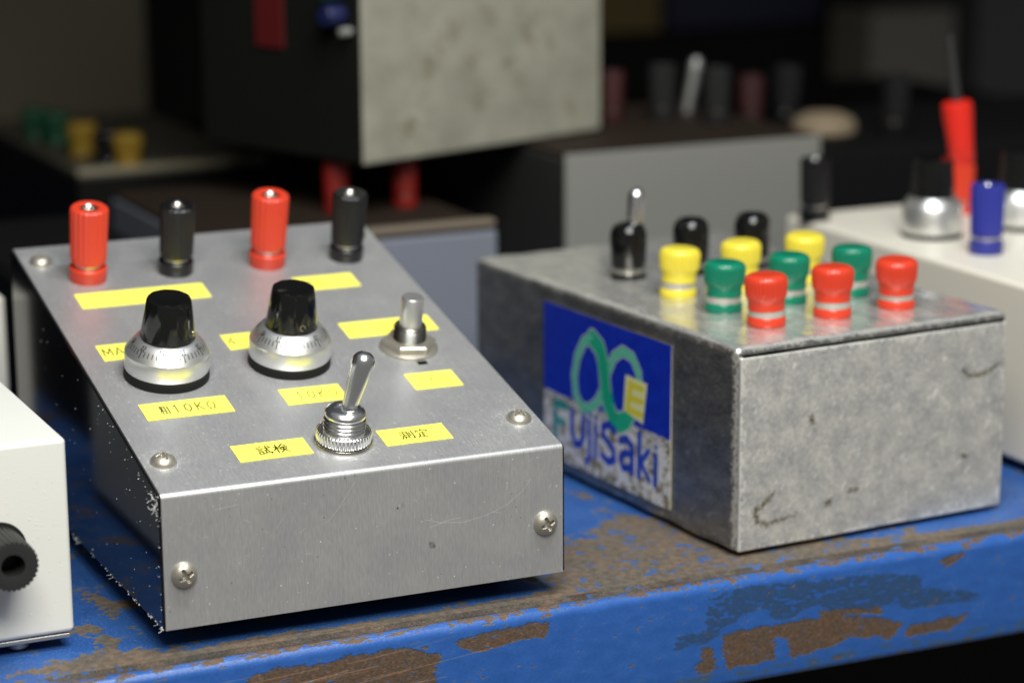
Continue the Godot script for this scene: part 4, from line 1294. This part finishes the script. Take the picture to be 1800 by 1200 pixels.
func build_background() -> void:  # several colours here are darkened to hold the shade at the back
	var bluegrey := paint(lin(0.17, 0.185, 0.225), 0.55)
	var brown := paint(lin(0.024, 0.016, 0.011), 0.65, 0.0, 0.3)
	var grey := paint(lin(0.24, 0.24, 0.218), 0.5, 0.2)
	var black := paint(lin(0.007, 0.007, 0.007), 0.7, 0.0, 0.2)
	var tan_ := paint(lin(0.095, 0.082, 0.056), 0.7)
	var shaded_green := paint(lin(0.004, 0.05, 0.022), 0.5)  # green and yellow darkened: the shade on the far posts is in the colour
	var shaded_yellow := paint(lin(0.24, 0.15, 0.012), 0.5)
	# case straight behind the sloped box
	var mid := plain_case("grey_blue_case", "blue-grey case with brown top and two red posts behind the sloped box", 0.0, 0.0958, 0.2184, 0.34, 0.0, 0.052, bluegrey, brown)
	part(mid, "front_lip", rbox(Vector3(0.0955, 0.0024, 0.006), 0.0008, Vector3(0.0479, 0.0522, -0.0036)), paint(lin(0.16, 0.13, 0.095), 0.6))
	for q in [[0.0817, 0.264], [0.0568, 0.264]]:
		tall_post(mid, at(q[0], 0.052, -(q[1] - 0.2184)), paint(lin(0.2, 0.006, 0.003), 0.5), 0.875, "red post", 80)
	var g := plain_case("grey_case", "grey painted case with brown top behind the coloured terminal posts", 0.13, 0.231, 0.2392, 0.345, 0.0, 0.07, paint(lin(0.02, 0.02, 0.018), 0.7), brown)  # near-black shell: the shade on its sides is put into the colour
	part(g, "front_panel", rbox(Vector3(0.101, 0.0695, 0.0014), 0.0004, Vector3(0.0505, 0.0349, 0.0008)), grey)  # added plate, so that the front alone keeps the grey
	tall_post(g, at(0.07, 0.07, -0.06), M.matt_black, 1.0, "black post", 80)
	tall_post(g, at(0.083, 0.07, -0.042), M.matt_black, 1.0, "black post", 80)
	tall_post(g, at(0.052, 0.07, -0.066), paint(lin(0.035, 0.003, 0.003), 0.6), 0.9, "dark red post", 80)
	part(g, "metal_lever", lathe([[2.2e-3, 0], [2.4e-3, 16e-3], [2.6e-3, 19e-3], [1.6e-3, 21e-3], [0, 21.4e-3]], 32), paint(lin(0.3, 0.3, 0.29), 0.5, 0.8), Transform3D(Basis(Vector3.BACK, -0.2), Vector3(0.087, 0.07, -0.072)))
	var bk := plain_case("dark_filler_case", "low wide black filler added behind the grey case to keep the back dark", 0.085, 0.54, 0.385, 0.66, 0.0, 0.03, black)  # filler added to keep the space behind dark
	var br := plain_case("black_panel_case", "black case under the back posts, added to darken the gap beside the grey case", 0.245, 0.50, 0.27, 0.375, 0.0, 0.058, black)  # carries posts; its black is also added to cover lit shelf
	tall_post(br, at(0.018, 0.058, -0.072), paint(lin(0.03, 0.003, 0.003), 0.6), 1.0, "dark red post", 80)
	tall_post(br, at(0.034, 0.058, -0.072), M.black_plastic, 1.15, "black post", 80)
	tall_post(br, at(0.058, 0.058, -0.03), M.black_plastic, 1.1, "black post", 80)
	part(br, "pale_cap", lathe([[0, 0], [0.0125, 0], [0.013, 0.002], [0.012, 0.005], [0.007, 0.0075], [0, 0.008]], 32), paint(lin(0.26, 0.2, 0.13), 0.6), at(0.036, 0.058, -0.046))
	plain_case("low_dark_filler", "low black filler added left of the grey-blue case to keep the shelf dark there", -0.060, -0.008, 0.19, 0.34, 0.0, 0.045, black)  # dark block added where lit shelf would otherwise show
	# left back case with green, yellow and black posts
	var lb := plain_case("dark_terminal_case", "dark case with pale top at the back left with green, yellow and black posts", 0.003, 0.079, 0.396, 0.56, 0.0, 0.05, black, paint(lin(0.05, 0.043, 0.03), 0.7))
	part(lb, "lit_edge_strip", rbox(Vector3(0.0755, 0.0026, 0.008), 0.0008, Vector3(0.038, 0.0502, -0.0045)), paint(lin(0.22, 0.2, 0.14), 0.6))  # pale strip stands in for light on the front edge
	for q in [[0.0115, 0.492, shaded_green], [0.0157, 0.474, shaded_green], [0.0168, 0.4394, shaded_yellow], [0.0197, 0.4132, M.black_plastic], [0.0244, 0.402, shaded_yellow]]:
		short_post(lb, at(q[0] - 0.003, 0.05, -(q[1] - 0.396)), q[2], Vector2.ZERO, "", q[2])  # rings take the dark cap colour in place of shade
	# large grey box standing on the grey case, turned away from the rest
	var dirty := mapped(dirty_panel(), 0.0)
	var big := thing("large_grey_box", "large stained pale grey box standing turned on the cases behind", "instrument box", on_shelf(0.0577, 0.2409, 0.0704), SHELF_YAW + 0.3557)
	var bs := Vector3(0.1151, 0.13, 0.084)
	var bc := Vector3(bs.x / 2, bs.y / 2, -bs.z / 2)
	var fm := MB.new()
	rbox_into(fm, bs, 0.0014, bc, 1, null, 0.0, 4)
	part(big, "front_panel", fm.mesh(), dirty, Transform3D.IDENTITY, "pale grey front with dark stains")
	var rm := MB.new()
	rbox_into(rm, bs, 0.0014, bc, 1, null, 0.0, -2)
	part(big, "case_shell", rm.mesh(), paint(lin(0.007, 0.007, 0.0055), 0.8, 0.0, 0.25))
	part(big, "red_label", rbox(Vector3(0.0006, 0.05, 0.0148), 0.0002, Vector3(-0.0004, 0.061, -0.0456)), paint(lin(0.09, 0.003, 0.003), 0.6))
	part(big, "blue_terminal", lathe([[0, 0], [3.6e-3, 0], [3.6e-3, 6e-3], [3e-3, 7e-3], [0, 7e-3]], 32), paint(lin(0.006, 0.009, 0.06), 0.5), Transform3D(Basis(Vector3.BACK, PI / 2), Vector3(-0.0005, 0.049, -0.0095)))
	part(big, "green_terminal", lathe([[0, 0], [2.6e-3, 0], [2.6e-3, 6e-3], [2e-3, 7e-3], [0, 7e-3]], 32), shaded_green, Transform3D(Basis(Vector3.BACK, PI / 2), Vector3(-0.0005, 0.0565, -0.0095)))
	part(big, "white_tip", lathe([[0, 0], [1.4e-3, 0], [1.4e-3, 4e-3], [0, 4.5e-3]], 24), paint(lin(0.25, 0.25, 0.23), 0.6), Transform3D(Basis(Vector3.BACK, PI / 2), Vector3(-0.0005, 0.044, -0.0045)))
	# far row
	plain_case("cream_cabinet", "dim cream cabinet at the far left back", -0.25, 0.115, 0.68, 0.80, 0.0, 0.30, tan_)
	plain_case("flat_black_case", "flat black case against the wall under the ochre and navy boxes", 0.37, 0.60, 0.74, 0.85, 0.0, 0.05, black)
	plain_case("ochre_box", "dim ochre box on the flat black case", 0.396, 0.447, 0.76, 0.84, 0.05, 0.16, paint(lin(0.10, 0.07, 0.02), 0.6))
	plain_case("navy_box", "dark navy box on the flat black case", 0.452, 0.555, 0.76, 0.84, 0.05, 0.16, paint(lin(0.006, 0.008, 0.03), 0.6))
	plain_case("pale_grey_box", "small pale grey box standing near the right back", 0.545, 0.603, 0.69, 0.735, 0.0, 0.062, paint(lin(0.12, 0.115, 0.10), 0.6))
	plain_case("charcoal_cabinet", "charcoal cabinet at the far right back", 0.612, 0.80, 0.68, 0.80, 0.0, 0.30, paint(lin(0.045, 0.045, 0.048), 0.6))
	plain_case("pale_case", "narrow pale case at the left edge behind the near white case", -0.10, -0.071, 0.205, 0.27, 0.0, 0.047, M.cream)
	plain_case("dark_mirrored_block", "unseen tall black block added at the left end for a dark reflection", -0.28, -0.115, 0.19, 0.40, 0.0, 0.11, black)  # unseen, added for the glossy side plate to mirror

func dirty_panel() -> Dictionary:
	var w := 384
	var h := 512
	var n := noise(0.012, 121, 4)
	var n2 := noise(0.03, 122, 2)
	var col := PackedByteArray()
	col.resize(w * h * 3)
	for y in h:
		for x in w:
			var v := 142.0 + 13.0 * n.get_noise_2d(x, y) + 5.0 * n2.get_noise_2d(x, y)
			var i := (y * w + x) * 3
			col[i] = int(v); col[i + 1] = int(v - 2); col[i + 2] = int(v - 16)
	var im := rgb_image(w, h, col)
	for q in [[0.67, 0.70, 13, 0.8], [0.50, 0.65, 10, 0.5], [0.43, 0.77, 11, 0.5], [0.59, 0.785, 12, 0.5], [0.47, 0.865, 12, 0.5], [0.17, 0.92, 10, 0.7], [0.31, 0.72, 14, 0.5], [0.27, 0.77, 12, 0.5], [0.86, 0.93, 12, 0.4], [0.36, 0.68, 10, 0.4], [0.78, 0.74, 11, 0.4], [0.62, 0.83, 14, 0.3], [0.24, 0.85, 14, 0.3]]:
		for k in 40:
			dot(im, Vector2(q[0] * w + rng.randfn(0, q[2] * 0.7), q[1] * h + rng.randfn(0, q[2] * 0.9)), rng.randf_range(1.5, 5.0), Color8(84, 72, 50), q[3] * rng.randf_range(0.04, 0.3))
	for k in 300:
		dot(im, Vector2(rng.randf() * w, rng.randf() * h), rng.randf_range(0.8, 3.0), Color8(96, 90, 70), rng.randf_range(0.05, 0.3))
	return {"color": im}
